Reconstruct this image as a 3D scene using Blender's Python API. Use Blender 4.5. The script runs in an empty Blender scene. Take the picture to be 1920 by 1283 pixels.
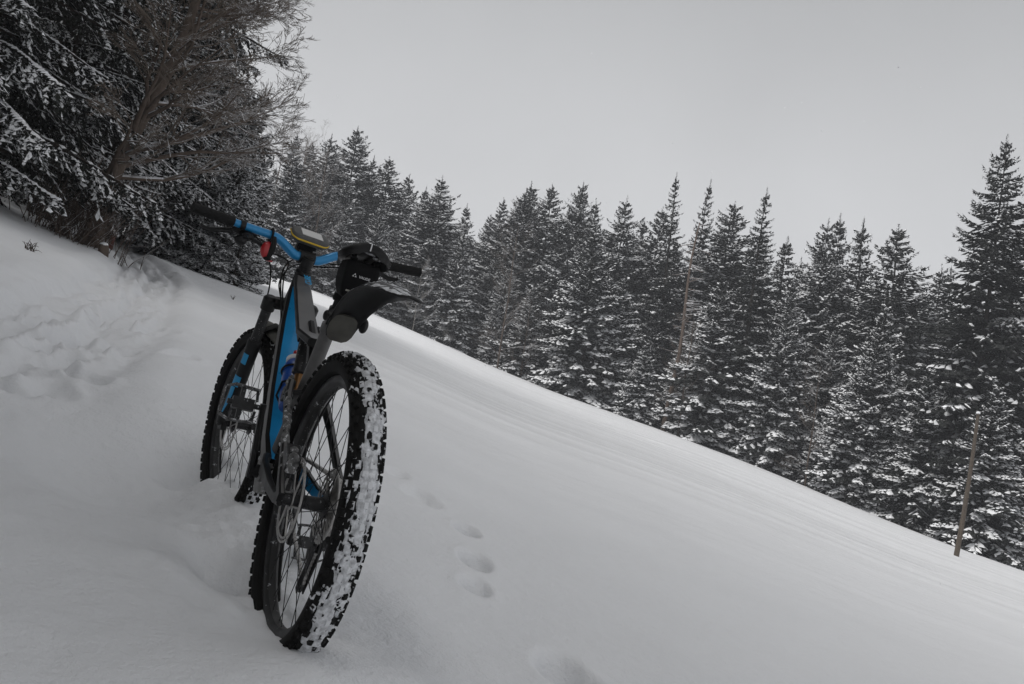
import bpy, math, random
import numpy as np
from mathutils import Vector, Matrix
random.seed(7)
RNG = np.random.default_rng(11)
R = math.radians
scene = bpy.context.scene
COL = scene.collection

# ------------------------------------------------------------------ camera
CAM = np.array([0.0, 0.0, 1.0])
ROLL, PITCH = R(8.5), R(2.5)                       # hand-held: tilted a little, looking a little up
FPX = 1493.33
_fw = np.array([0, math.cos(PITCH), math.sin(PITCH)])
_u0 = np.array([0, -math.sin(PITCH), math.cos(PITCH)])
_r0 = np.array([1.0, 0, 0])
_rt = _r0 * math.cos(ROLL) + _u0 * math.sin(ROLL)
_up = -_r0 * math.sin(ROLL) + _u0 * math.cos(ROLL)
cam_data = bpy.data.cameras.new('camera')
cam_data.lens = 28.0
cam_data.sensor_width = 36.0
cam_data.clip_start = 0.05
cam_data.clip_end = 3000.0
cam = bpy.data.objects.new('camera', cam_data)
COL.objects.link(cam)
cam.matrix_world = Matrix(((_rt[0], _up[0], -_fw[0], CAM[0]),
                           (_rt[1], _up[1], -_fw[1], CAM[1]),
                           (_rt[2], _up[2], -_fw[2], CAM[2]),
                           (0, 0, 0, 1)))
scene.camera = cam

# ------------------------------------------------------------------ sky, sun, exposure
SUN_EL, SUN_AZ = R(57), R(-118)                      # azimuth from +Y towards +X
world = bpy.data.worlds.new('World')
scene.world = world
world.use_nodes = True
nt = world.node_tree
nt.nodes.clear()
out = nt.nodes.new('ShaderNodeOutputWorld')
bg = nt.nodes.new('ShaderNodeBackground')
sky = nt.nodes.new('ShaderNodeTexSky')
sky.sky_type = 'NISHITA'
sky.sun_disc = False
sky.sun_elevation = SUN_EL
sky.sun_rotation = SUN_AZ
sky.dust_density = 4.0
hsv = nt.nodes.new('ShaderNodeHueSaturation')
hsv.inputs['Saturation'].default_value = 0.12
nt.links.new(sky.outputs[0], hsv.inputs['Color'])
tc = nt.nodes.new('ShaderNodeTexCoord')
sep = nt.nodes.new('ShaderNodeSeparateXYZ')
nt.links.new(tc.outputs['Generated'], sep.inputs[0])
ramp = nt.nodes.new('ShaderNodeValToRGB')          # snow cloud: palest low down, greyer overhead
ramp.color_ramp.interpolation = 'EASE'
e = ramp.color_ramp.elements
e[0].position = 0.0;  e[0].color = (0.410, 0.414, 0.421, 1)
e[1].position = 0.60; e[1].color = (0.225, 0.228, 0.233, 1)
e2 = e.new(0.14); e2.color = (0.390, 0.394, 0.400, 1)
nt.links.new(sep.outputs['Z'], ramp.inputs[0])
cn = nt.nodes.new('ShaderNodeTexNoise')
cn.inputs['Scale'].default_value = 1.6
cn.inputs['Detail'].default_value = 4.0
nt.links.new(tc.outputs['Generated'], cn.inputs['Vector'])
cm = nt.nodes.new('ShaderNodeMapRange')
cm.inputs['From Min'].default_value = 0.3
cm.inputs['From Max'].default_value = 0.7
cm.inputs['To Min'].default_value = 0.89
cm.inputs['To Max'].default_value = 1.11
nt.links.new(cn.outputs['Fac'], cm.inputs['Value'])
mul = nt.nodes.new('ShaderNodeVectorMath'); mul.operation = 'SCALE'
nt.links.new(ramp.outputs[0], mul.inputs[0])
nt.links.new(cm.outputs[0], mul.inputs['Scale'])
sc10 = nt.nodes.new('ShaderNodeVectorMath'); sc10.operation = 'SCALE'
sc10.inputs['Scale'].default_value = 10.0
nt.links.new(mul.outputs[0], sc10.inputs[0])
mix = nt.nodes.new('ShaderNodeMix'); mix.data_type = 'RGBA'
mix.inputs['Factor'].default_value = 0.93
nt.links.new(hsv.outputs[0], mix.inputs['A'])
nt.links.new(sc10.outputs[0], mix.inputs['B'])
nt.links.new(mix.outputs['Result'], bg.inputs['Color'])
bg.inputs['Strength'].default_value = 0.1
nt.links.new(bg.outputs[0], out.inputs['Surface'])

sd = bpy.data.lights.new('sun', 'SUN')
sd.energy = 1.5
sd.angle = R(44)
sd.color = (1.0, 0.975, 0.94)
sun = bpy.data.objects.new('sun', sd)
COL.objects.link(sun)
_sv = Vector((math.sin(SUN_AZ) * math.cos(SUN_EL), math.cos(SUN_AZ) * math.cos(SUN_EL), math.sin(SUN_EL)))
sun.rotation_euler = (-_sv).to_track_quat('-Z', 'Y').to_euler()

vs = scene.view_settings
vs.view_transform = 'Standard'
vs.look = 'None'
vs.gamma = 1.0
vs.exposure = 0.66
vs.use_curve_mapping = False
scene.cycles.max_bounces = 6
scene.cycles.diffuse_bounces = 3
scene.cycles.volume_bounces = 1
scene.cycles.use_denoising = True

# ------------------------------------------------------------------ small helpers
def tag(o, label=None, cat=None, group=None, kind=None):
    if label: o['label'] = label
    if cat: o['category'] = cat
    if group: o['group'] = group
    if kind: o['kind'] = kind
    return o

def empty(name, loc=(0, 0, 0), parent=None):
    o = bpy.data.objects.new(name, None)
    o.empty_display_size = 0.1
    COL.objects.link(o)
    o.location = loc
    if parent: o.parent = parent
    return o

def link(name, me, parent=None):
    o = bpy.data.objects.new(name, me)
    COL.objects.link(o)
    if parent: o.parent = parent
    return o

def mesh_np(name, V, F, mats, midx=None, smooth=False, sharp=None):
    """V (n,3) array, F list of (m,k) int arrays (all tris or quads), midx list of arrays."""
    me = bpy.data.meshes.new(name)
    V = np.asarray(V, np.float32)
    me.vertices.add(len(V))
    me.vertices.foreach_set('co', V.ravel())
    if not isinstance(F, list): F = [F]
    F = [np.asarray(f, np.int32) for f in F if len(f)]
    idx = np.concatenate([f.ravel() for f in F])
    tot = np.concatenate([np.full(len(f), f.shape[1], np.int32) for f in F])
    start = np.concatenate([[0], np.cumsum(tot)[:-1]]).astype(np.int32)
    me.loops.add(len(idx))
    me.loops.foreach_set('vertex_index', idx)
    me.polygons.add(len(tot))
    me.polygons.foreach_set('loop_start', start)
    if midx is not None:
        me.polygons.foreach_set('material_index', np.concatenate([np.asarray(m, np.int32) for m in midx]) if isinstance(midx, list) else np.asarray(midx, np.int32))
    me.polygons.foreach_set('use_smooth', np.full(len(tot), bool(smooth)))
    me.update(calc_edges=True)
    me.validate()
    if smooth and sharp: me.set_sharp_from_angle(angle=R(sharp))
    for m in (mats if isinstance(mats, (list, tuple)) else [mats]): me.materials.append(m)
    return me

class MB:
    """collects small solids into one mesh"""
    def __init__(s): s.v = []; s.f = []; s.m = []
    def add(s, vs, fs, mi=0):
        b = len(s.v)
        s.v += [tuple(map(float, p)) for p in vs]
        s.f += [tuple(i + b for i in f) for f in fs]
        s.m += [mi] * len(fs)
        return s
    def box(s, c, size, M=None, mi=0, taper=1.0):
        sx, sy, sz = [q / 2 for q in size]
        pts = []
        for z, t in ((-sz, 1), (sz, taper)):
            for x, y in ((-sx, -sy), (sx, -sy), (sx, sy), (-sx, sy)):
                p = Vector((x * t, y * t, z))
                if M is not None: p = M @ p
                pts.append((p[0] + c[0], p[1] + c[1], p[2] + c[2]))
        return s.add(pts, [(3, 2, 1, 0), (4, 5, 6, 7), (0, 1, 5, 4), (1, 2, 6, 5), (2, 3, 7, 6), (3, 0, 4, 7)], mi)
    def tube(s, pts, rad, n=8, mi=0, cap=True, flat=None, upv=None):
        """swept tube; rad float or list; flat=(w,h) multipliers for an oval section"""
        P = [np.array(p, float) for p in pts]
        if not hasattr(rad, '__len__'): rad = [rad] * len(P)
        T = []
        for i in range(len(P)):
            t = P[min(i + 1, len(P) - 1)] - P[max(i - 1, 0)]
            T.append(t / (np.linalg.norm(t) + 1e-12))
        a = np.array(upv if upv is not None else ((0, 0, 1) if abs(T[0][2]) < .9 else (1, 0, 0)), float)
        rings = []
        for i, p in enumerate(P):
            a = a - T[i] * a.dot(T[i]); a /= np.linalg.norm(a) + 1e-12
            b = np.cross(T[i], a)
            w, h = flat if flat else (1, 1)
            rings.append([p + rad[i] * (math.cos(k * 2 * math.pi / n) * b * w + math.sin(k * 2 * math.pi / n) * a * h) for k in range(n)])
        vs = [q for r_ in rings for q in r_]
        fs = [(i * n + k, i * n + (k + 1) % n, (i + 1) * n + (k + 1) % n, (i + 1) * n + k) for i in range(len(P) - 1) for k in range(n)]
        if cap:
            fs.append(tuple(range(n - 1, -1, -1)))
            fs.append(tuple((len(P) - 1) * n + k for k in range(n)))
        return s.add(vs, fs, mi)
    def loft(s, rings, mi=0, cap=True):
        n = len(rings[0])
        vs = [q for r_ in rings for q in r_]
        fs = [(i * n + k, i * n + (k + 1) % n, (i + 1) * n + (k + 1) % n, (i + 1) * n + k) for i in range(len(rings) - 1) for k in range(n)]
        if cap:
            fs.append(tuple(range(n - 1, -1, -1)))
            fs.append(tuple((len(rings) - 1) * n + k for k in range(n)))
        return s.add(vs, fs, mi)
    def rev(s, prof, n=64, mi=0, c=(0, 0, 0), closed=True):
        """profile [(r, y)] turned about the y axis through c"""
        m = len(prof)
        vs = []
        for i in range(n):
            a = i * 2 * math.pi / n
            vs += [(c[0] + r_ * math.cos(a), c[1] + y, c[2] + r_ * math.sin(a)) for r_, y in prof]
        fs = []
        for i in range(n):
            j = (i + 1) % n
            for k in range(m if closed else m - 1):
                k2 = (k + 1) % m
                fs.append((i * m + k, j * m + k, j * m + k2, i * m + k2))
        return s.add(vs, fs, mi)
    def ball(s, c, r, n=8, mi=0, M=None):
        rx, ry, rz = r if hasattr(r, '__len__') else (r, r, r)
        vs = []; fs = []
        for i in range(1, n):
            th = math.pi * i / n
            for k in range(n):
                ph = 2 * math.pi * k / n
                p = Vector((rx * math.sin(th) * math.cos(ph), ry * math.sin(th) * math.sin(ph), rz * math.cos(th)))
                if M is not None: p = M @ p
                vs.append((c[0] + p[0], c[1] + p[1], c[2] + p[2]))
        top = len(vs)
        for q in (rz, -rz):
            p = Vector((0, 0, q))
            if M is not None: p = M @ p
            vs.append((c[0] + p[0], c[1] + p[1], c[2] + p[2]))
        for i in range(n - 2):
            for k in range(n):
                fs.append((i * n + k, (i + 1) * n + k, (i + 1) * n + (k + 1) % n, i * n + (k + 1) % n))
        for k in range(n):
            fs.append((top, k, (k + 1) % n))
            fs.append((top + 1, (n - 2) * n + (k + 1) % n, (n - 2) * n + k))
        return s.add(vs, fs, mi)
    def map(s, fn):
        s.v = [tuple(fn(np.array(p))) for p in s.v]
        return s
    def build(s, name, mats, parent=None, smooth=True, sharp=40, bevel=None):
        me = bpy.data.meshes.new(name)
        me.from_pydata(s.v, [], s.f)
        for m in (mats if isinstance(mats, (list, tuple)) else [mats]): me.materials.append(m)
        me.polygons.foreach_set('material_index', s.m)
        if smooth:
            me.polygons.foreach_set('use_smooth', [True] * len(s.f))
            me.set_sharp_from_angle(angle=R(sharp))
        me.update()
        o = link(name, me, parent)
        if bevel:
            b = o.modifiers.new('bevel', 'BEVEL'); b.width = bevel; b.segments = 2; b.limit_method = 'ANGLE'; b.angle_limit = R(50)
        return o

# lattice noise, vectorised
_perm = RNG.random((256, 256))
def vnoise(x, y):
    xi = np.floor(x).astype(int); yi = np.floor(y).astype(int)
    fx = x - xi; fy = y - yi
    fx = fx * fx * fx * (fx * (fx * 6 - 15) + 10); fy = fy * fy * fy * (fy * (fy * 6 - 15) + 10)
    g = lambda a, b: _perm[a & 255, b & 255]
    return ((g(xi, yi) * (1 - fx) + g(xi + 1, yi) * fx) * (1 - fy) + (g(xi, yi + 1) * (1 - fx) + g(xi + 1, yi + 1) * fx) * fy) * 2 - 1
def fbm(x, y, o=4):
    s = 0; a = 1.0; t = 0
    for k in range(o):
        s = s + a * vnoise(x * 2 ** k + 17.3 * k, y * 2 ** k - 9.1 * k); t += a; a *= 0.5
    return s / t
def sstep(a, b, x):
    t = np.clip((x - a) / (b - a), 0, 1)
    return t * t * (3 - 2 * t)

# ------------------------------------------------------------------ materials
def new_mat(name):
    m = bpy.data.materials.new(name); m.use_nodes = True
    n = m.node_tree.nodes; b = n['Principled BSDF']
    return m, m.node_tree, n, b

def plain(name, col, rough=0.5, metal=0.0, coat=0.0, vary=0.0, scale=30.0, bump=0.0, bscale=200.0, dust=0.0, dscale=60.0):
    m, t, n, b = new_mat(name)
    b.inputs['Base Color'].default_value = (*col, 1)
    b.inputs['Roughness'].default_value = rough
    b.inputs['Metallic'].default_value = metal
    b.inputs['Coat Weight'].default_value = coat
    co = n.new('ShaderNodeTexCoord')
    last = None
    if vary > 0:
        tx = n.new('ShaderNodeTexNoise'); tx.inputs['Scale'].default_value = scale; tx.inputs['Detail'].default_value = 5
        t.links.new(co.outputs['Object'], tx.inputs['Vector'])
        mr = n.new('ShaderNodeMapRange'); mr.inputs['From Min'].default_value = .3; mr.inputs['From Max'].default_value = .7
        mr.inputs['To Min'].default_value = 1 - vary; mr.inputs['To Max'].default_value = 1 + vary
        t.links.new(tx.outputs['Fac'], mr.inputs['Value'])
        sc = n.new('ShaderNodeVectorMath'); sc.operation = 'SCALE'
        sc.inputs[0].default_value = col
        t.links.new(mr.outputs[0], sc.inputs['Scale'])
        last = sc.outputs[0]
        rr = n.new('ShaderNodeMapRange'); rr.inputs['To Min'].default_value = max(.05, rough - .15); rr.inputs['To Max'].default_value = min(1, rough + .15)
        t.links.new(tx.outputs['Fac'], rr.inputs['Value']); t.links.new(rr.outputs[0], b.inputs['Roughness'])
    if dust > 0:                                   # specks of frozen spray
        dx = n.new('ShaderNodeTexNoise'); dx.inputs['Scale'].default_value = dscale; dx.inputs['Detail'].default_value = 6; dx.inputs['Roughness'].default_value = .7
        t.links.new(co.outputs['Object'], dx.inputs['Vector'])
        dr = n.new('ShaderNodeValToRGB'); dr.color_ramp.elements[0].position = .62 - dust * .15; dr.color_ramp.elements[1].position = .70 - dust * .1
        t.links.new(dx.outputs['Fac'], dr.inputs[0])
        mx = n.new('ShaderNodeMix'); mx.data_type = 'RGBA'
        t.links.new(dr.outputs[0], mx.inputs['Factor'])
        if last is not None: t.links.new(last, mx.inputs['A'])
        else: mx.inputs['A'].default_value = (*col, 1)
        mx.inputs['B'].default_value = (.55, .56, .58, 1)
        last = mx.outputs['Result']
    if last is not None: t.links.new(last, b.inputs['Base Color'])
    if bump > 0:
        bx = n.new('ShaderNodeTexNoise'); bx.inputs['Scale'].default_value = bscale; bx.inputs['Detail'].default_value = 4
        t.links.new(co.outputs['Object'], bx.inputs['Vector'])
        bp = n.new('ShaderNodeBump'); bp.inputs['Strength'].default_value = bump; bp.inputs['Distance'].default_value = .002
        t.links.new(bx.outputs['Fac'], bp.inputs['Height']); t.links.new(bp.outputs[0], b.inputs['Normal'])
    return m

def snow_mat(name, col=(.83, .84, .86), ground=False):
    m, t, n, b = new_mat(name)
    b.inputs['Roughness'].default_value = .75
    b.inputs['Specular IOR Level'].default_value = .25
    geo = n.new('ShaderNodeNewGeometry')
    a = n.new('ShaderNodeTexNoise'); a.inputs['Scale'].default_value = 1.1 if ground else 6.0; a.inputs['Detail'].default_value = 6
    t.links.new(geo.outputs['Position'], a.inputs['Vector'])
    mr = n.new('ShaderNodeMapRange'); mr.inputs['To Min'].default_value = .94; mr.inputs['To Max'].default_value = 1.05
    t.links.new(a.outputs['Fac'], mr.inputs['Value'])
    sc = n.new('ShaderNodeVectorMath'); sc.operation = 'SCALE'; sc.inputs[0].default_value = col
    t.links.new(mr.outputs[0], sc.inputs['Scale']); t.links.new(sc.outputs[0], b.inputs['Base Color'])
    g1 = n.new('ShaderNodeTexNoise'); g1.inputs['Scale'].default_value = 75.0 if ground else 170.0; g1.inputs['Detail'].default_value = 5; g1.inputs['Roughness'].default_value = .7
    g2 = n.new('ShaderNodeTexNoise'); g2.inputs['Scale'].default_value = 14.0; g2.inputs['Detail'].default_value = 6
    for g in (g1, g2): t.links.new(geo.outputs['Position'], g.inputs['Vector'])
    ad = n.new('ShaderNodeMath'); ad.operation = 'MULTIPLY_ADD'; ad.inputs[1].default_value = .45 if ground else .16
    t.links.new(g1.outputs['Fac'], ad.inputs[0]); t.links.new(g2.outputs['Fac'], ad.inputs[2])
    bp = n.new('ShaderNodeBump'); bp.inputs['Strength'].default_value = .75 if ground else .35; bp.inputs['Distance'].default_value = .020 if ground else .02
    t.links.new(ad.outputs[0], bp.inputs['Height']); t.links.new(bp.outputs[0], b.inputs['Normal'])
    if ground:                                     # faint combed lines and old ski tracks, fine relief plus painted tone
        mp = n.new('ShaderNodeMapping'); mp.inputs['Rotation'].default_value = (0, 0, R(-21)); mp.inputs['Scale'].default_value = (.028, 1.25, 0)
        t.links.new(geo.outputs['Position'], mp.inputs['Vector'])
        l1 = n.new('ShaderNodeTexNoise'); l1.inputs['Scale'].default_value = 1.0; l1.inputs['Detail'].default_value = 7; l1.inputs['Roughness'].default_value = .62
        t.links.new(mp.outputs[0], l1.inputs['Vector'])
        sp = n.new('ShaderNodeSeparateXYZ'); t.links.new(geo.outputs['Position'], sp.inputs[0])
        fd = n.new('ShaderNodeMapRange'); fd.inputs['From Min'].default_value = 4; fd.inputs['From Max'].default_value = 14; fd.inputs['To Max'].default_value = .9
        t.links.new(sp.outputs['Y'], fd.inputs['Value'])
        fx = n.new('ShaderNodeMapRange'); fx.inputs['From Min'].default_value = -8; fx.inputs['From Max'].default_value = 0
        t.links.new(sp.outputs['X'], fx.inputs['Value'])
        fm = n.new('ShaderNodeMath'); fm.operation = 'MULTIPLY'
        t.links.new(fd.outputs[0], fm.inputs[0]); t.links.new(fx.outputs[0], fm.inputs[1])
        b2 = n.new('ShaderNodeBump'); b2.inputs['Distance'].default_value = .55
        t.links.new(fm.outputs[0], b2.inputs['Strength']); t.links.new(l1.outputs['Fac'], b2.inputs['Height'])
        t.links.new(bp.outputs[0], b2.inputs['Normal']); t.links.new(b2.outputs[0], b.inputs['Normal'])
        cr = n.new('ShaderNodeMapRange'); cr.inputs['From Min'].default_value = .38; cr.inputs['From Max'].default_value = .62   # shading of the faint streak relief, painted into the snow colour
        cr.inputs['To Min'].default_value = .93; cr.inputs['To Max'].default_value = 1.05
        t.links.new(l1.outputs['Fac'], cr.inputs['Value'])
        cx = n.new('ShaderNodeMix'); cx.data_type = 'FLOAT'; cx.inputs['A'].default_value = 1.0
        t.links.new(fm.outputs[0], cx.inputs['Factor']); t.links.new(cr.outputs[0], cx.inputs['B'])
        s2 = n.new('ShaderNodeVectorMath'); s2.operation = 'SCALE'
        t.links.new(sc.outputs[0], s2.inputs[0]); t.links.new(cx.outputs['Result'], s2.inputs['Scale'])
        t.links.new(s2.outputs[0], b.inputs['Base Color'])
    return m

def needle_mat(name, dark, light, scale=3.0, frost=(.17, .18, .185)):
    m, t, n, b = new_mat(name)
    b.inputs['Roughness'].default_value = .85
    b.inputs['Specular IOR Level'].default_value = .15
    geo = n.new('ShaderNodeNewGeometry')
    tx = n.new('ShaderNodeTexNoise'); tx.inputs['Scale'].default_value = scale; tx.inputs['Detail'].default_value = 5; tx.inputs['Roughness'].default_value = .65
    t.links.new(geo.outputs['Position'], tx.inputs['Vector'])
    mr = n.new('ShaderNodeMapRange'); mr.inputs['From Min'].default_value = .35; mr.inputs['From Max'].default_value = .7
    t.links.new(tx.outputs['Fac'], mr.inputs['Value'])
    mx = n.new('ShaderNodeMix'); mx.data_type = 'RGBA'
    mx.inputs['A'].default_value = (*dark, 1); mx.inputs['B'].default_value = (*light, 1)
    t.links.new(mr.outputs[0], mx.inputs['Factor'])
    # rime caught between the needles, in patches
    fx = n.new('ShaderNodeTexNoise'); fx.inputs['Scale'].default_value = scale * 5; fx.inputs['Detail'].default_value = 4
    t.links.new(geo.outputs['Position'], fx.inputs['Vector'])
    fr = n.new('ShaderNodeMapRange'); fr.inputs['From Min'].default_value = .52; fr.inputs['From Max'].default_value = .72; fr.inputs['To Max'].default_value = .8
    t.links.new(fx.outputs['Fac'], fr.inputs['Value'])
    m2 = n.new('ShaderNodeMix'); m2.data_type = 'RGBA'
    m2.inputs['B'].default_value = (*frost, 1)
    t.links.new(fr.outputs[0], m2.inputs['Factor']); t.links.new(mx.outputs['Result'], m2.inputs['A'])
    t.links.new(m2.outputs['Result'], b.inputs['Base Color'])
    return m

def bark_mat(name, col, col2, scale=12.0, snow=0.5):
    """bark with snow lying on whatever faces up"""
    m, t, n, b = new_mat(name)
    b.inputs['Roughness'].default_value = .9
    b.inputs['Specular IOR Level'].default_value = .1
    geo = n.new('ShaderNodeNewGeometry')
    tx = n.new('ShaderNodeTexNoise'); tx.inputs['Scale'].default_value = scale; tx.inputs['Detail'].default_value = 6
    t.links.new(geo.outputs['Position'], tx.inputs['Vector'])
    mx = n.new('ShaderNodeMix'); mx.data_type = 'RGBA'
    mx.inputs['A'].default_value = (*col, 1); mx.inputs['B'].default_value = (*col2, 1)
    t.links.new(tx.outputs['Fac'], mx.inputs['Factor'])
    last = mx.outputs['Result']
    if snow > 0:
        sp = n.new('ShaderNodeSeparateXYZ'); t.links.new(geo.outputs['True Normal'], sp.inputs[0])
        nx = n.new('ShaderNodeTexNoise'); nx.inputs['Scale'].default_value = 1.3; nx.inputs['Detail'].default_value = 4
        t.links.new(geo.outputs['Position'], nx.inputs['Vector'])
        ad = n.new('ShaderNodeMath'); ad.operation = 'MULTIPLY_ADD'; ad.inputs[1].default_value = 1.2
        t.links.new(nx.outputs['Fac'], ad.inputs[0]); t.links.new(sp.outputs['Z'], ad.inputs[2])
        mr = n.new('ShaderNodeMapRange'); mr.inputs['From Min'].default_value = 1.5 - snow; mr.inputs['From Max'].default_value = 1.62 - snow
        t.links.new(ad.outputs[0], mr.inputs['Value'])
        m2 = n.new('ShaderNodeMix'); m2.data_type = 'RGBA'
        t.links.new(mr.outputs[0], m2.inputs['Factor']); t.links.new(last, m2.inputs['A'])
        m2.inputs['B'].default_value = (.72, .73, .76, 1)
        last = m2.outputs['Result']
    t.links.new(last, b.inputs['Base Color'])
    bp = n.new('ShaderNodeBump'); bp.inputs['Strength'].default_value = .6; bp.inputs['Distance'].default_value = .03
    t.links.new(tx.outputs['Fac'], bp.inputs['Height']); t.links.new(bp.outputs[0], b.inputs['Normal'])
    return m

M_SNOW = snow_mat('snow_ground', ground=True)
M_TSNOW = snow_mat('snow_on_boughs', col=(.87, .88, .90))
M_PACK = plain('packed_snow', (.54, .55, .57), rough=.7, vary=.40, scale=95, bump=.6, bscale=250)
M_NEEDLE = needle_mat('needles_far', (.0075, .0088, .008), (.022, .0245, .022), 1.6, frost=(.21, .215, .22))
M_NEEDLE_N = needle_mat('needles_near', (.012, .0135, .0115), (.036, .038, .031), 4.0, frost=(.20, .205, .205))
M_TRUNK = bark_mat('spruce_bark', (.022, .018, .016), (.050, .041, .035), snow=.1)
M_BEECH = bark_mat('beech_bark', (.060, .046, .038), (.15, .118, .098), 14.0, snow=.50)
M_TWIG = bark_mat('brown_twigs', (.085, .070, .058), (.17, .142, .12), 8.0, snow=.52)
M_DEAD = bark_mat('dead_wood', (.085, .062, .050), (.17, .132, .11), 9.0, snow=.45)
M_BIRCH = bark_mat('frosted_branches', (.20, .185, .17), (.40, .38, .36), 8.0, snow=.45)
M_POLE = plain('weathered_pole', (.085, .068, .053), rough=.85, vary=.35, scale=18, bump=.5, bscale=60)
M_POST = plain('red_brown_wood', (.13, .045, .035), rough=.8, vary=.3, scale=25)
M_DRY = plain('dry_stalk', (.055, .042, .03), rough=.85, vary=.3, scale=30)

# ------------------------------------------------------------------ where a photographed point lies
def ray(x, y):
    d = _rt * ((x - 960) / FPX) + _fw + _up * (-(y - 641.5) / FPX)
    return d / d[1]
def at(x, y, Y): return CAM + ray(x, y) * Y

# meadow edge, seen against the forest: photo column/row and distance ahead
EDGE = [(480, 505, 62), (740, 600, 75), (960, 710, 72), (1200, 790, 64), (1500, 905, 52), (1800, 1040, 42), (1920, 1060, 40)]
PL = (-0.22456, 0.02106, 0.22311)
_E = np.array([at(*q) for q in EDGE])
_EAZ = np.arctan2(_E[:, 0], _E[:, 1]); _ED = np.hypot(_E[:, 0], _E[:, 1])
_EC = (_E[:, 2] - (PL[0] * _E[:, 0] + PL[1] * _E[:, 1] + PL[2])) / _ED
EAZ = np.concatenate([[-3.2, -1.2, -.75, -.5], _EAZ, [_EAZ[-1] + .3, 3.2]])
EDD = np.concatenate([[60, 45, 50, 60], _ED, [44, 60]])
ECC = np.concatenate([[0, 0, 0, 0], _EC, [0, 0]])

_ga = np.linspace(-3.3, 3.3, 3301)
def _smooth(v, sg):
    k = np.exp(-.5 * (np.arange(-4 * sg, 4 * sg + 1) / sg) ** 2); k /= k.sum()
    return np.convolve(np.pad(v, 4 * sg, mode='edge'), k, mode='valid')
_gd = _smooth(np.interp(_ga, EAZ, EDD), 30); _gc = _smooth(np.interp(_ga, EAZ, ECC), 38)
def on_plane(x, y):
    d = ray(x, y); t = (PL[2] - 1.0) / (d[2] - PL[0] * d[0] - PL[1] * d[1])
    return CAM + d * t
PATH = np.array([on_plane(*q)[:2] for q in [(-420, 900), (-160, 720), (0, 632), (140, 592), (225, 548), (272, 512), (262, 488), (232, 472), (216, 462)]])
PATH = np.concatenate([PATH, PATH[-1:] + np.array([[-.5, 4.0]])])
PRINTS = [(745, 888, .05, .026), (783, 924, .062, .028), (806, 938, .05, .022), (876, 988, .046, .080), (892, 1044, .052, .085), (893, 1090, .044, .055), (1052, 1250, .060, .085), (1100, 1285, .05, .045)]
PRINTS = [(on_plane(a, b), r_, d_) for a, b, r_, d_ in PRINTS]

def seg_dist(X, Y, A, B):
    ax, ay = A; bx, by = B[0] - A[0], B[1] - A[1]
    t = np.clip(((X - ax) * bx + (Y - ay) * by) / (bx * bx + by * by), 0, 1)
    return np.hypot(X - ax - t * bx, Y - ay - t * by), t, (X - ax) * by - (Y - ay) * bx

BIKE_T = np.array([-0.448, 1.8567, 0.2799])
BIKE_R = np.array([[-0.4414, -0.8893, 0.1197], [0.8967, -0.4420, 0.0234], [0.0321, 0.1176, 0.9925]])
WB = 1.1923
_C0 = BIKE_T[:2]; _C1 = (BIKE_R @ np.array([WB, 0, 0]) + BIKE_T)[:2]
_hd = (_C1 - _C0) / np.linalg.norm(_C1 - _C0); _lf = np.array([-_hd[1], _hd[0]])

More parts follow.
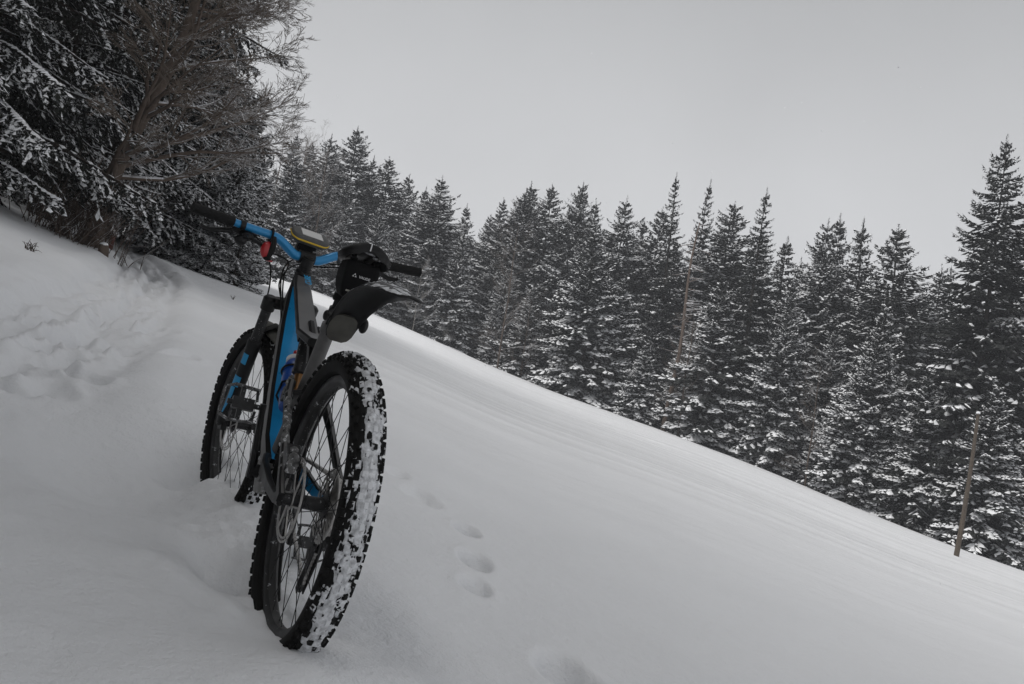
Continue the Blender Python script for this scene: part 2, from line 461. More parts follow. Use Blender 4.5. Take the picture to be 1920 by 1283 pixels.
_rp = np.random.default_rng(21)
PATH_PRINTS = []
for _i in range(1, len(PATH) - 2):
    _A, _B = PATH[_i], PATH[_i + 1]; _L = np.linalg.norm(_B - _A); _u = (_B - _A) / _L
    for _k in range(int(_L * 12)):
        _p = _A + _u * _rp.uniform(0, _L) + np.array([-_u[1], _u[0]]) * _rp.normal(0, .24)
        _a = math.atan2(_u[1], _u[0]) + _rp.normal(0, .3)
        PATH_PRINTS.append((_p[0], _p[1], math.cos(_a), math.sin(_a), _rp.uniform(.03, .065)))
def ground(X, Y, fine=True):
    X = np.asarray(X, float); Y = np.asarray(Y, float)
    az = np.arctan2(X, Y); d = np.hypot(X, Y)
    ed = np.interp(az, _ga, _gd); cc = np.interp(az, _ga, _gc)
    dm = np.minimum(d, ed)
    s = dm / np.maximum(d, 1e-6)
    z = PL[0] * X * s + PL[1] * Y * s + PL[2] + cc * dm
    over = np.maximum(d - ed, 0)
    z = z - 7.0 * (1 - np.exp(-over / 13.0))
    z = z + .14 * fbm(X / 9, Y / 9, 3) * sstep(6, 25, d) * sstep(2, 16, ed - d)
    # distance to the trodden path and side of it
    pd = np.full(X.shape, 1e9); side = np.zeros(X.shape)
    for i in range(len(PATH) - 1):
        q, t, c = seg_dist(X, Y, PATH[i], PATH[i + 1])
        k = q < pd; pd = np.where(k, q, pd); side = np.where(k, c, side)
    left = side < 0
    z = z + np.where(left, .15 * sstep(.5, 3.0, pd) * (1 - sstep(5, 13, pd)) * (1 - sstep(13, 20, Y)), 0) * sstep(2.5, 6.0, d)
    if fine:
        wd = .50
        on = 1 - sstep(wd * .35, wd * 1.5, pd)
        z = z - .10 * on * sstep(2.0, 4.0, d)
        on = on * sstep(3.2, 5.5, d)
        lump = fbm(X * 4.5 + 5, Y * 4.5, 4) * .045 + np.abs(fbm(X * 5.6, Y * 5.6 + 9, 3)) * -.05
        sdist = np.where(left, pd, -pd)
        wob = .10 * fbm(X * .8, Y * .8, 2)
        for o_, w_, a_ in ((.34, .07, .06), (-.08, .06, .06), (-.46, .08, .06)):
            z = z - a_ * np.exp(-((sdist - o_ - wob) / w_) ** 2) * on + a_ * .5 * np.exp(-((sdist - o_ - wob - .11) / .05) ** 2) * on
        z = z + lump * on
        nearp = pd < 1.3
        if nearp.any():
            xs, ys, acc = X[nearp], Y[nearp], np.zeros(int(nearp.sum()))
            for px_, py_, ca, sa, dp in PATH_PRINTS:
                k = (np.abs(xs - px_) < .45) & (np.abs(ys - py_) < .45)
                if k.any():
                    dx = xs[k] - px_; dy = ys[k] - py_
                    q = np.hypot((dx * ca + dy * sa) / .15, (-dx * sa + dy * ca) / .075)
                    acc[k] += -dp * np.exp(-q ** 4) + dp * .35 * np.exp(-((q - 1.45) / .35) ** 2)
            z[nearp] += acc * sstep(3.0, 4.5, d[nearp])
        z = z + .03 * sstep(3, 5, d) * np.exp(-((pd - wd * 1.3) / .2) ** 2) * (1 + .8 * fbm(X * 2.2, Y * 2.2, 2))
        # older half-filled tracks in the foreground left of the bike
        near = np.exp(-(((X + 1.15) / .95) ** 2 + ((Y - 2.35) / 1.0) ** 2))
        z = z + near * (.035 * fbm(X * 1.9 + 3, Y * 1.9 + 8, 3))
        # wind-combed drifts along the meadow
        u = X * .93 + Y * .36; v = -X * .36 + Y * .93
        st = fbm(v * .45 + 7, u * .02, 3) * .05 * sstep(6, 20, d)
        z = z + st * (1 - on) * sstep(0, 12, ed - d)
        z = z - .022 * np.exp(-((v - 9.8 - .5 * np.sin(u * .06)) / .10) ** 2) * sstep(-6, 6, X) * (1 - sstep(14, 20, d))
        z = z + .007 * fbm(X * 2.4, Y * 2.4, 3)
        # animal tracks
        for P, r_, dep in PRINTS:
            dx = X - P[0]; dy = Y - P[1]
            q = np.hypot(dx * 1.0, dy * .62) / r_
            z = z - 1.35 * dep * np.exp(-(q ** 4) * .8) * (1 + .25 * fbm(X * 23, Y * 23, 2)) + .004 * np.exp(-((q - 1.7) / .5) ** 2)
        # the bike pushed into the snow
        lx = (X - _C0[0]) * _hd[0] + (Y - _C0[1]) * _hd[1]; ly = (X - _C0[0]) * _lf[0] + (Y - _C0[1]) * _lf[1]
        z = z - .05 * np.exp(-(((lx - 1.55) / .16) ** 2 + ((ly - .16) / .11) ** 2)) + .03 * np.exp(-(((lx - 1.25) / .22) ** 2 + ((ly - .34) / .12) ** 2)) * (1 + .6 * fbm(X * 9, Y * 9, 3))
        rough = 1 + .5 * fbm(X * 11, Y * 11, 3)
        z = z - .13 * np.exp(-(((lx - .34) / .13) ** 2 + ((ly - .085) / .065) ** 2)) * rough
        z = z - .10 * np.exp(-(((lx - (WB + .30)) / .14) ** 2 + ((ly - .08) / .08) ** 2)) * rough
        z = z + .010 * np.exp(-(((lx - .06) / .20) ** 2 + ((ly - .10) / .05) ** 2)) * rough
        z = z + .025 * np.exp(-(((lx - .20) / .12) ** 2 + ((ly - .22) / .10) ** 2)) * rough
        z = z + .075 * np.exp(-(((lx + .30) / .20) ** 2 + ((ly + .10) / .30) ** 2)) - .03 * np.exp(-(((lx - .0) / .20) ** 2 + ((ly - .06) / .10) ** 2))
        z = z - .20 * np.exp(-(((lx - 1.2) / .50) ** 2 + ((ly - .33) / .32) ** 2))
        z = z + .03 * np.exp(-(((lx - WB + .1) / .2) ** 2 + ((ly) / .12) ** 2)) * rough
        z = z + .018 * fbm(X * 16, Y * 16, 3) * np.exp(-((ly / .22) ** 2)) * sstep(-.15, .05, lx) * (1 - sstep(WB + .4, WB + .7, lx))
    return z
def gz(x, y): return float(ground(np.array([x]), np.array([y]))[0])
def hit(x, y, far=140):
    d = ray(x, y); t = np.geomspace(.9, far, 1500)
    P = CAM[None] + d[None] * t[:, None]
    b = P[:, 2] - ground(P[:, 0], P[:, 1])
    k = np.argmax(b < 0) if (b < 0).any() else len(t) - 1
    return P[k]

# ------------------------------------------------------------------ the snow surface
rad = np.concatenate([[.15, .4, .65], np.geomspace(.8, 9, 290), np.geomspace(9, 59.7, 160)[1:], np.array([60, 60.15, 60.4, 61, 62, 64, 67, 71, 76, 84, 95, 120, 160, 210, 260])])
angs = np.concatenate([np.linspace(-math.pi, -.72, 50)[:-1], np.linspace(-.72, .72, 480), np.linspace(.72, math.pi, 50)[1:-1]])
NA, NR = len(angs), len(rad)
AA, RR = np.meshgrid(angs, rad, indexing='ij')
_ed = np.interp(AA, _ga, _gd)                       # rings follow the rim of the meadow
RR = np.where(RR > 60, RR - 60 + _ed, np.where(RR > 9, 9 + (RR - 9) * (_ed - 9) / 51, RR))
GX, GY = np.sin(AA) * RR, np.cos(AA) * RR
GZ = ground(GX, GY)
V = np.stack([GX, GY, GZ], -1).reshape(-1, 3)
i0 = np.arange(NA)[:, None]; j0 = np.arange(NR - 1)[None]
i1 = (i0 + 1) % NA
quads = np.stack([i0 * NR + j0, i1 * NR + j0, i1 * NR + j0 + 1, i0 * NR + j0 + 1], -1).reshape(-1, 4)[:, ::-1]
c_i = len(V)
V = np.concatenate([V, [[0, 0, gz(0, .01)]]])
fan = np.stack([np.full(NA, c_i), np.arange(NA) * NR, ((np.arange(NA) + 1) % NA) * NR], -1)[:, ::-1]
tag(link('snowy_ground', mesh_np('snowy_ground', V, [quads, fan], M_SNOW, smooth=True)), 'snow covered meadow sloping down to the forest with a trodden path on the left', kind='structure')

# ------------------------------------------------------------------ the bicycle (x forward, y left, z up, from the rear tyre's foot)
RB = Matrix(((*BIKE_R[0], BIKE_T[0]), (*BIKE_R[1], BIKE_T[1]), (*BIKE_R[2], BIKE_T[2]), (0, 0, 0, 1)))
RW = .365
HA = R(67); STEER = R(8.26)
AXS = np.array([-math.cos(HA), 0, math.sin(HA)])
FA = np.array([WB, 0, RW])
AXO = FA - .044 * np.array([math.sin(HA), 0, math.cos(HA)])
def steer(P):
    v = np.asarray(P, float) - AXO
    c, s_ = math.cos(STEER), math.sin(STEER)
    return AXO + v * c + np.cross(AXS, v) * s_ + AXS * (v @ AXS) * (1 - c)
def sax(t, y=0, off=0):                            # point along the steering axis above the crown height
    return AXO + AXS * (.53 + t) + np.array([math.sin(HA), 0, math.cos(HA)]) * off + np.array([0, y, 0])

B_BLACK = plain('black_paint', (.0055, .0055, .006), rough=.5, coat=.05, vary=.3, scale=22, dust=-.12, dscale=140)
B_GREY = plain('grey_paint_and_reflection', (.085, .083, .082), rough=.5, coat=.05, vary=.2, scale=30, dust=-.05, dscale=160)  # grey paint; top and side tube faces carry sky and snow reflection as colour
B_BLUE = plain('blue_paint', (.006, .20, .44), rough=.33, coat=.4, vary=.12, scale=14)
B_BAR = plain('blue_anodised', (.008, .19, .42), rough=.33, metal=.25, coat=.3, vary=.08, scale=14)
B_RUB = plain('black_rubber', (.0065, .0065, .0065), rough=.8, vary=.25, scale=50, bump=.2)
B_TYRE = plain('tyre_rubber', (.0065, .0064, .0062), rough=.85, vary=.35, scale=24, dust=-.15, dscale=120, bump=.25, bscale=300)
B_ALU = plain('worn_metal', (.32, .31, .30), rough=.45, metal=.8, vary=.25, scale=40)
B_DMETAL = plain('dark_metal', (.022, .022, .023), rough=.45, metal=.4, vary=.3, scale=50, dust=.05, dscale=110)
B_ROTOR = plain('rotor_steel', (.38, .37, .36), rough=.5, metal=.6, vary=.3, scale=60, dust=.2, dscale=120)
B_KASH = plain('bronze_coated_stanchion', (.24, .125, .05), rough=.3, metal=.7)
B_PLAST = plain('black_plastic', (.0075, .0075, .008), rough=.5, vary=.3, scale=26, dust=-.08, dscale=70)
B_DIRT = plain('dirty_plastic', (.060, .058, .050), rough=.7, vary=.35, scale=22, dust=-.05, dscale=55)
B_FAB = plain('black_fabric', (.0035, .0035, .004), rough=.9, vary=.2, scale=40, bump=.3, bscale=500)
B_WHITE = plain('white_print', (.62, .62, .63), rough=.6)
B_REFL = plain('reflective_strip', (.38, .37, .33), rough=.5)
B_RED = plain('red_plastic', (.34, .008, .012), rough=.35, coat=.3)
B_YEL = plain('yellow_band', (.62, .40, .02), rough=.45)
B_SCREEN = plain('grey_display', (.52, .515, .50), rough=.25)
B_GPSG = plain('grey_rubber_case', (.07, .07, .068), rough=.6, vary=.15, scale=60)
B_BOT = plain('blue_bottle', (.006, .055, .27), rough=.38, coat=.2, vary=.08, scale=20)
B_SHOE = plain('grey_guard', (.20, .20, .195), rough=.7, vary=.3, scale=30, dust=.4, dscale=60)
for _m in (B_BLACK, B_RUB, B_TYRE, B_PLAST, B_FAB):
    _m.node_tree.nodes['Principled BSDF'].inputs['Specular IOR Level'].default_value = .28
B_RIM = plain('rim_with_spray', (.007, .007, .007), rough=.5, vary=.4, scale=30, dust=.06, dscale=60)
M_CRUST = plain('dirty_frozen_spray', (.10, .10, .10), rough=.8, vary=.6, scale=70, bump=.8, bscale=260, dust=.55, dscale=75)
def tread_mat():
    m, t, n, b = new_mat('tread_with_snow')
    b.inputs['Roughness'].default_value = .8; b.inputs['Specular IOR Level'].default_value = .25
    co = n.new('ShaderNodeTexCoord')
    a = n.new('ShaderNodeTexNoise'); a.inputs['Scale'].default_value = 16; a.inputs['Detail'].default_value = 3
    c = n.new('ShaderNodeTexNoise'); c.inputs['Scale'].default_value = 95; c.inputs['Detail'].default_value = 4
    for q in (a, c): t.links.new(co.outputs['Object'], q.inputs['Vector'])
    sp = n.new('ShaderNodeSeparateXYZ'); t.links.new(co.outputs['Object'], sp.inputs[0])
    ab = n.new('ShaderNodeMath'); ab.operation = 'ABSOLUTE'; t.links.new(sp.outputs['Y'], ab.inputs[0])
    k1 = n.new('ShaderNodeMath'); k1.operation = 'MULTIPLY_ADD'; k1.inputs[1].default_value = .75
    t.links.new(c.outputs['Fac'], k1.inputs[0]); t.links.new(a.outputs['Fac'], k1.inputs[2])
    k2 = n.new('ShaderNodeMath'); k2.operation = 'MULTIPLY_ADD'; k2.inputs[1].default_value = -6.5
    t.links.new(ab.outputs[0], k2.inputs[0]); t.links.new(k1.outputs[0], k2.inputs[2])
    mr = n.new('ShaderNodeMapRange'); mr.inputs['From Min'].default_value = .79; mr.inputs['From Max'].default_value = .85
    t.links.new(k2.outputs[0], mr.inputs['Value'])
    mx = n.new('ShaderNodeMix'); mx.data_type = 'RGBA'; mx.inputs['A'].default_value = (.0065, .0064, .0062, 1); mx.inputs['B'].default_value = (.62, .63, .65, 1)
    t.links.new(mr.outputs[0], mx.inputs['Factor']); t.links.new(mx.outputs['Result'], b.inputs['Base Color'])
    bp = n.new('ShaderNodeBump'); bp.inputs['Strength'].default_value = .7; bp.inputs['Distance'].default_value = .004
    t.links.new(c.outputs['Fac'], bp.inputs['Height']); t.links.new(bp.outputs[0], b.inputs['Normal'])
    return m
M_TREAD = tread_mat()
B_SKY = plain('sky_blue_decal', (.01, .26, .52), rough=.4)

bike = empty('mountain_bike')
bike.matrix_world = RB
tag(bike, 'black and blue mountain bike standing in deep snow with its front wheel sunk', 'bicycle')

def wheel(name, parent_matrix, rear):
    w = empty(name, parent=bike)
    w.matrix_local = parent_matrix
    # tyre: casing and moulded knobs
    m = MB()
    rc, a_r, b_y = .326, .033, .036
    prof = []
    for k in range(19):
        ps = R(-128) + R(256) * k / 18
        prof.append((rc + a_r * math.cos(ps), b_y * math.sin(ps)))
    m.rev(prof, 120, closed=True)
    rows = [(-10, 10.5, .0060, 0), (10, 10.5, .0060, .5), (-31, 9.5, .0062, .5), (31, 9.5, .0062, 0), (-52, 9, .0070, 0), (52, 9, .0070, .5), (-69, 8, .0062, .5), (69, 8, .0062, 0)]
    NK = 56
    for ps0, wd, hh, ph in rows:
        for k in range(NK):
            an = 2 * math.pi * (k + ph + random.uniform(-.06, .06)) / NK
            ps = R(ps0 + random.uniform(-1.5, 1.5))
            er = np.array([math.cos(an), 0, math.sin(an)]); et = np.array([-math.sin(an), 0, math.cos(an)]); ey = np.array([0, 1.0, 0])
            base = er * (rc + a_r * math.cos(ps)) + ey * b_y * math.sin(ps)
            nn = er * math.cos(ps) + ey * math.sin(ps); ww = -er * math.sin(ps) + ey * math.cos(ps)
            l2, w2 = (.0072 if abs(ps0) < 40 else .0082) * random.uniform(.9, 1.1), wd / 2000
            v = []
            for h_, t_ in ((-.002, 1.12), (hh, .86)):
                for a_, c_ in ((-1, -1), (1, -1), (1, 1), (-1, 1)):
                    v.append(base + nn * h_ + et * a_ * l2 * t_ + ww * c_ * w2 * t_)
            m.add(v, [(4, 5, 6, 7), (0, 1, 5, 4), (1, 2, 6, 5), (2, 3, 7, 6), (3, 0, 4, 7)], 1 if rear else 0)
    m.build('tyre', [B_TYRE, M_TREAD], w, sharp=35)
    # rim
    m = MB()
    m.rev([(.300, -.017), (.303, -.0165), (.303, .0165), (.300, .017), (.286, .0165), (.277, .009), (.277, -.009), (.286, -.0165)], 96)
    m.build('rim', B_RIM, w)
    # hub
    m = MB()
    hw = .072 if rear else .052
    m.rev([(.001, -hw), (.013, -hw), (.013, -.036), (.030, -.034), (.030, -.030), (.017, -.026), (.016, .022), (.030, .026), (.030, .031), (.014, .034), (.013, hw), (.001, hw)], 28)
    m.build('hub', B_DMETAL, w)
    # spokes: two pulled each way from each flange
    for fl in (-1, 1):
        for tw in (-1, 1):
            mm = MB()
            a1 = R(11.25 if fl > 0 else 0) ; a0 = a1 + tw * R(62)
            p0 = (.028 * math.cos(a0), fl * .030, .028 * math.sin(a0)); p1 = (.279 * math.cos(a1), fl * .003, .279 * math.sin(a1))
            mm.tube([p0, p1], .00105, 5)
            me0 = None
            for k in range(8):
                if me0 is None:
                    o = mm.build('spoke', B_BLACK, w); me0 = o.data
                else:
                    o = link('spoke', me0, w)
                o.rotation_euler = (0, R(45 * k + (22.5 if tw > 0 else 0)), 0)
    # brake disc on the left
    m = MB()
    rr = .100 if not rear else .098; yy = .049 if rear else .043
    m.rev([(rr, yy - .0009), (rr, yy + .0009), (rr - .0045, yy + .0009), (rr - .0045, yy - .0009)], 60)
    m.rev([(rr - .0095, yy - .0009), (rr - .0095, yy + .0009), (rr - .014, yy + .0009), (rr - .014, yy - .0009)], 60)
    for k in range(30):
        a0 = 2 * math.pi * k / 30; a1 = a0 + .12
        m.tube([((rr - .003) * math.cos(a0), yy, (rr - .003) * math.sin(a0)), ((rr - .012) * math.cos(a1), yy, (rr - .012) * math.sin(a1))], .0011, 4)
    for k in range(6):
        a0 = 2 * math.pi * k / 6; a1 = a0 + .55
        m.tube([((rr - .012) * math.cos(a0), yy, (rr - .012) * math.sin(a0)), (.022 * math.cos(a1), yy, .022 * math.sin(a1))], .0022, 5)
    m.rev([(.024, yy - .001), (.024, yy + .001), (.017, yy + .001), (.017, yy - .001)], 24)
    m.build('brake_disc', B_ROTOR, w)
    # snow packed between the knobs
    nu, nv = 560, 26
    u = np.arange(nu) / nu * 2 * math.pi; pv = np.linspace(R(-74), R(74), nv)
    U, PV = np.meshgrid(u, pv, indexing='ij')
    sx = np.cos(U) * 9; sz = np.sin(U) * 9
    nz = fbm(sx * 1.0 + PV * 3.1 + 40, sz * 1.0 - PV * 2.3 + 11, 2)
    nf = fbm(U * 19.1 + 3, PV * 6.0 + 8, 3)
    cover = (.60 if rear else .30) - (PV + (.05 if rear else 0)) ** 2 * (.95 if rear else .9) + .9 * nz + .35 * nf
    if rear: cover = cover - .35 * np.clip(PV, 0, 2)
    else: cover = cover - .2
    nl = fbm(U * 31.0 + 7, PV * 9.5 + 3, 2); nm = fbm(U * 12.0 + 1, PV * 3.5 + 5, 2)
    h = np.clip(cover, -1, .62) * .0080 + np.abs(nl) * .0052 + nm * .0030 - .0022
    h = np.minimum(h, .0105)
    h[:, 0] = h[:, -1] = -.004
    nr = rc + (a_r + h) * np.cos(PV); ny = (b_y + h) * np.sin(PV)
    VV = np.stack([nr * np.cos(U), ny, nr * np.sin(U)], -1).reshape(-1, 3)
    ii = np.arange(nu)[:, None]; jj = np.arange(nv - 1)[None]; i2 = (ii + 1) % nu
    F = np.stack([ii * nv + jj, i2 * nv + jj, i2 * nv + jj + 1, ii * nv + jj + 1], -1)
    hq = h[ii, jj] + h[i2, jj] + h[ii, jj + 1] + h[i2, jj + 1]
    F = F[hq > -.010]
    tag(link('packed_snow', mesh_np('packed_snow', VV, F.reshape(-1, 4), M_PACK, smooth=True), w), 'snow packed between the tyre knobs' , kind='stuff')
    return w

rear_w = wheel('rear_wheel', Matrix.Translation((0, 0, RW)), True)
_c, _s = math.cos(STEER), math.sin(STEER)
_SR = Matrix.Rotation(STEER, 4, Vector(AXS))
front_w = wheel('front_wheel', Matrix.Translation(Vector(steer(FA))) @ _SR @ Matrix.Rotation(R(9), 4, 'Y'), False)

# ---- frame
def boxtube(m, pts, wh, bev=.22, mi=0, side=None, topmi=None, up=(0, 0, 1), sidemi=None):
    """tube of bevelled box section; wh list of (width in y, height); faces: top face can take its own material"""
    P = [np.array(p, float) for p in pts]
    rings = []
    for i, p in enumerate(P):
        t = P[min(i + 1, len(P) - 1)] - P[max(i - 1, 0)]; t /= np.linalg.norm(t)
        a = np.array(up, float); a -= t * a.dot(t); a /= np.linalg.norm(a); b = np.cross(a, t)
        w, h = wh[i][0] / 2, wh[i][1] / 2
        bw = min(w, h) * 2 * bev
        q = [(-w + bw, h), (w - bw, h), (w, h - bw), (w, -h + bw), (w - bw, -h), (-w + bw, -h), (-w, -h + bw), (-w, h - bw)]
        rings.append([p + b * x + a * z for x, z in q])
    n0 = len(m.f)
    m.loft(rings, mi)
    for s_ in range(len(P) - 1):
        if topmi is not None: m.m[n0 + s_ * 8 + 0] = topmi
        if sidemi is not None:
            for k in (2, 6): m.m[n0 + s_ * 8 + k] = sidemi
    return m

m = MB()
m.tube([sax(.008), sax(.02), sax(.10), sax(.118)], [.029, .027, .026, .028], 20)
m.tube([sax(.118), sax(.124)], [.026, .024], 20)
frame = m.build('head_tube', B_BLACK, bike)
m = MB()
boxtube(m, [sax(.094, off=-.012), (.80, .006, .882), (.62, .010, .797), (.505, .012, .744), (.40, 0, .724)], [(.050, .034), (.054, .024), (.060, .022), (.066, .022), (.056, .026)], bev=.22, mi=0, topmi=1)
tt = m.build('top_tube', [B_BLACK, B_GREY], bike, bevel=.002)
m = MB()
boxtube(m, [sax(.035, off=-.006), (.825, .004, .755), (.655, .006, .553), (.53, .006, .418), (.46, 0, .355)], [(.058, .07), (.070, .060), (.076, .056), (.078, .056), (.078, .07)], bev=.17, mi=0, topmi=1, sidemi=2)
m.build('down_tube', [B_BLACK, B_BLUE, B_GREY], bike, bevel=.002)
m = MB()
m.tube([(.470, 0, .40), (.42, 0, .52), (.366, 0, .656), (.330, 0, .742), (.318, 0, .772)], [.026, .022, .0195, .0195, .0205], 18)
m.tube([(.322, 0, .762), (.313, 0, .784)], [.0235, .0235], 18, mi=0)
m.box((.300, 0, .765), (.02, .02, .016))
m.tube([(.435, -.046, .34), (.435, .046, .34)], [.028, .028], 18)
m.build('seat_tube', B_GREY, bike)
# bottom bracket guard
m = MB()
m.loft([[(x, y * w, z0 + abs(y) * .02) for y in (-.036, -.024, 0, .024, .036)] + [(x, y * w, z1) for y in (.036, .024, 0, -.024, -.036)] for x, w, z0, z1 in ((.405, .8, .305, .335), (.42, 1.1, .282, .33), (.47, 1.2, .276, .345), (.53, 1.1, .325, .40), (.57, .9, .385, .42))])
m.build('skid_guard', B_SHOE, bike)
# top tube mark, a shorter strut under the top tube
m = MB()
boxtube(m, [(.56, 0, .775), (.47, 0, .725), (.415, 0, .665)], [(.02, .03), (.022, .034), (.02, .03)], bev=.25)
for s_ in (-1, 1): m.box((.545, s_ * .024, .745), (.04, .008, .05), Matrix.Rotation(R(-25), 3, 'Y'))
m.build('shock_mount', B_BLACK, bike, bevel=.002)
# rear shock
m = MB()
SH0, SH1 = np.array([.545, 0, .745]), np.array([.475, 0, .555])
L_ = lambda t: SH0 + (SH1 - SH0) * t
m.tube([L_(-.02), L_(.03), L_(.05), L_(.55), L_(.58), L_(.62), L_(.64)], [.012, .016, .0235, .0235, .026, .026, .02], 18, mi=0)
m.tube([L_(.62), L_(.95)], [.0165, .0165], 16, mi=1)
m.tube([L_(.95), L_(1.05)], [.014, .012], 12, mi=0)
m.tube([L_(0) + np.array([0, -.026, 0]), L_(0) + np.array([0, .026, 0])], .009, 10)
m.tube([L_(1) + np.array([0, -.03, 0]), L_(1) + np.array([0, .03, 0])], .009, 10)
m.tube([L_(.40) + np.array([.02, 0, 0]), L_(.40) + np.array([.035, .0, .004])], .008, 10, mi=2)
m.build('rear_shock', [B_DMETAL, B_KASH, B_BAR], bike)
# rocker links
for s_ in (1, -1):
    m = MB()
    boxtube(m, [(.48, s_ * .036, .553), (.43, s_ * .038, .575), (.385, s_ * .042, .60)], [(.010, .03), (.012, .042), (.010, .028)], bev=.2)
    m.tube([(.425, s_ * .03, .575), (.425, s_ * .048, .575)], .014, 12)
    m.tube([(.385, s_ * .032, .60), (.385, s_ * .052, .60)], .011, 12)
    m.build('rocker_link', B_BLACK, bike, bevel=.0015)
# seat stays and chain stays
for s_ in (1, -1):
    m = MB()
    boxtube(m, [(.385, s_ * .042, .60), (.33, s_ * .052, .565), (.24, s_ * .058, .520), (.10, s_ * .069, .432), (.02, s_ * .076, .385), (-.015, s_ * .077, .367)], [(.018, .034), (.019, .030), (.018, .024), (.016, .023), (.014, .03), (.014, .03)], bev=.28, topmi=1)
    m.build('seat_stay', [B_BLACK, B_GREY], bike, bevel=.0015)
    m = MB()
    boxtube(m, [(.43, s_ * .040, .372), (.36, s_ * .055, .366), (.20, s_ * .064, .352), (.06, s_ * .072, .352), (-.01, s_ * .075, .365)], [(.022, .05), (.018, .045), (.016, .032), (.014, .026), (.012, .034)], bev=.25, sidemi=1)
    m.build('chain_stay', [B_BLACK, B_BLUE if s_ < 0 else B_BLACK], bike, bevel=.0015)
m = MB()
boxtube(m, [(.345, -.054, .572), (.36, 0, .588), (.345, .054, .572)], [(.02, .02)] * 3, bev=.3)
m.build('stay_bridge', B_BLACK, bike, bevel=.0015)
# snow frozen onto the left stay
def crust(pts, w, h, n=46, seed=0, thr=-.25):
    """a broken, uneven ridge of snow along a line"""
    P = [np.array(p, float) for p in pts]; L = np.linspace(0, len(P) - 1, n)
    rows_ = []
    for i, l in enumerate(L):
        k = min(int(l), len(P) - 2); t_ = l - k; c = P[k] + (P[k + 1] - P[k]) * t_
        g = float(fbm(np.array([i * .31 + seed * 7.7]), np.array([seed * 3.1]), 3)[0]); g2 = float(vnoise(np.array([i * .8 + 3]), np.array([seed + .5]))[0])
        a_ = max(0.0, min(1.0, (g - thr) * 2.2)); ww = w * (.35 + .75 * a_) * (1 + .2 * g2); hh = h * a_ * (1 + .45 * g2)
        rows_.append([c + np.array([0, y * ww, hh * z - .003]) for y, z in ((-1, -.4), (-.7, .45), (-.2, 1.0), (.35, .9), (.8, .35), (1, -.4))])
    m = MB(); m.loft(rows_); return m
tag(crust([(.40, .044, .612), (.35, .050, .588), (.26, .057, .545), (.10, .069, .445), (.03, .075, .40)], .0100, .008, 90, 1, -.45).build('clinging_snow', M_CRUST, bike, sharp=80), kind='stuff')
m = crust([(.085, .058, .462), (.05, .062, .474), (.01, .066, .462), (-.01, .07, .43)], .013, .010, 40, 5, -.5)
tag(m.build('clinging_snow', M_CRUST, bike, sharp=80), kind='stuff')
tag(crust([(.455, .040, .565), (.43, .040, .600), (.395, .043, .618)], .008, .008, 24, 9, -.4).build('clinging_snow', M_CRUST, bike, sharp=80), kind='stuff')

# ---- drivetrain
def crank(s_, up):
    z1 = .34 + .172 * up
    m = MB()
    boxtube(m, [(.435, s_ * .070, .34 - .02 * up), (.435, s_ * .073, .34 + .03 * up), (.434, s_ * .084, .34 + .12 * up), (.433, s_ * .089, z1 + .012 * up)], [(.020, .036), (.018, .034), (.014, .027), (.015, .028)], bev=.35, up=(1, 0, 0))
    m.tube([(.435, s_ * .05, .34), (.435, s_ * .078, .34)], .019, 16)
    a = m.build('crank_arm', B_BLACK, bike, bevel=.0015)
    # caged pedal
    m = MB()
    c = np.array([.433, s_ * .145, z1])
    tl = R(72)
    def pp(x, y, z): return c + np.array([x * math.cos(tl) - z * math.sin(tl), s_ * y, x * math.sin(tl) + z * math.cos(tl)])
    m.tube([pp(0, -.055, 0), pp(0, .04, 0)], .0075, 10)
    m.box(pp(0, -.002, 0), (.032, .058, .020), Matrix.Rotation(-tl, 3, 'Y'))
    loop = [(-.046, -.040), (-.050, .028), (-.038, .054), (.038, .054), (.050, .028), (.046, -.040)]
    for zz in (-.0075, .0075):
        m.tube([pp(x, y, zz) for x, y in loop], .0032, 6, mi=1)
    for x, y in loop[1:5] + [(-.046, -.02), (.046, -.02), (-.047, .005), (.047, .005), (0, .052)]:
        m.tube([pp(x, y, -.013), pp(x, y, .013)], .0026, 6, mi=0)
    for xs in (-1, 1):
        m.tube([pp(xs * .046, -.034, 0), pp(xs * .014, -.038, 0)], .004, 6)
        m.box(pp(xs * .030, .004, 0), (.034, .012, .010), Matrix.Rotation(-tl, 3, 'Y'))
    m.build('pedal', [B_DMETAL, M_CRUST], a)
crank(1, 1); crank(-1, -1)
m = MB()
ring = []
NT = 32
for k in range(NT * 2):
    a_ = 2 * math.pi * k / (NT * 2); r_ = .069 if k % 2 else .064
    ring.append((r_, a_))
out_a = [(.435 + r_ * math.cos(a_), -.0485, .34 + r_ * math.sin(a_)) for r_, a_ in ring]
out_b = [(.435 + r_ * math.cos(a_), -.0515, .34 + r_ * math.sin(a_)) for r_, a_ in ring]
in_a = [(.435 + .05 * math.cos(a_), -.0485, .34 + .05 * math.sin(a_)) for r_, a_ in ring]
in_b = [(.435 + .05 * math.cos(a_), -.0515, .34 + .05 * math.sin(a_)) for r_, a_ in ring]
n = len(ring); vs_ = out_a + out_b + in_b + in_a
m.add(vs_, [(q * n + k, q * n + (k + 1) % n, ((q + 1) % 4) * n + (k + 1) % n, ((q + 1) % 4) * n + k) for q in range(4) for k in range(n)])
for k in range(4):
    a_ = R(45 + 90 * k)
    m.tube([(.435 + .055 * math.cos(a_), -.05, .34 + .055 * math.sin(a_)), (.435 + .02 * math.cos(a_), -.056, .34 + .02 * math.sin(a_))], .005, 6)
m.build('chainring', B_DMETAL, bike)
m = MB()
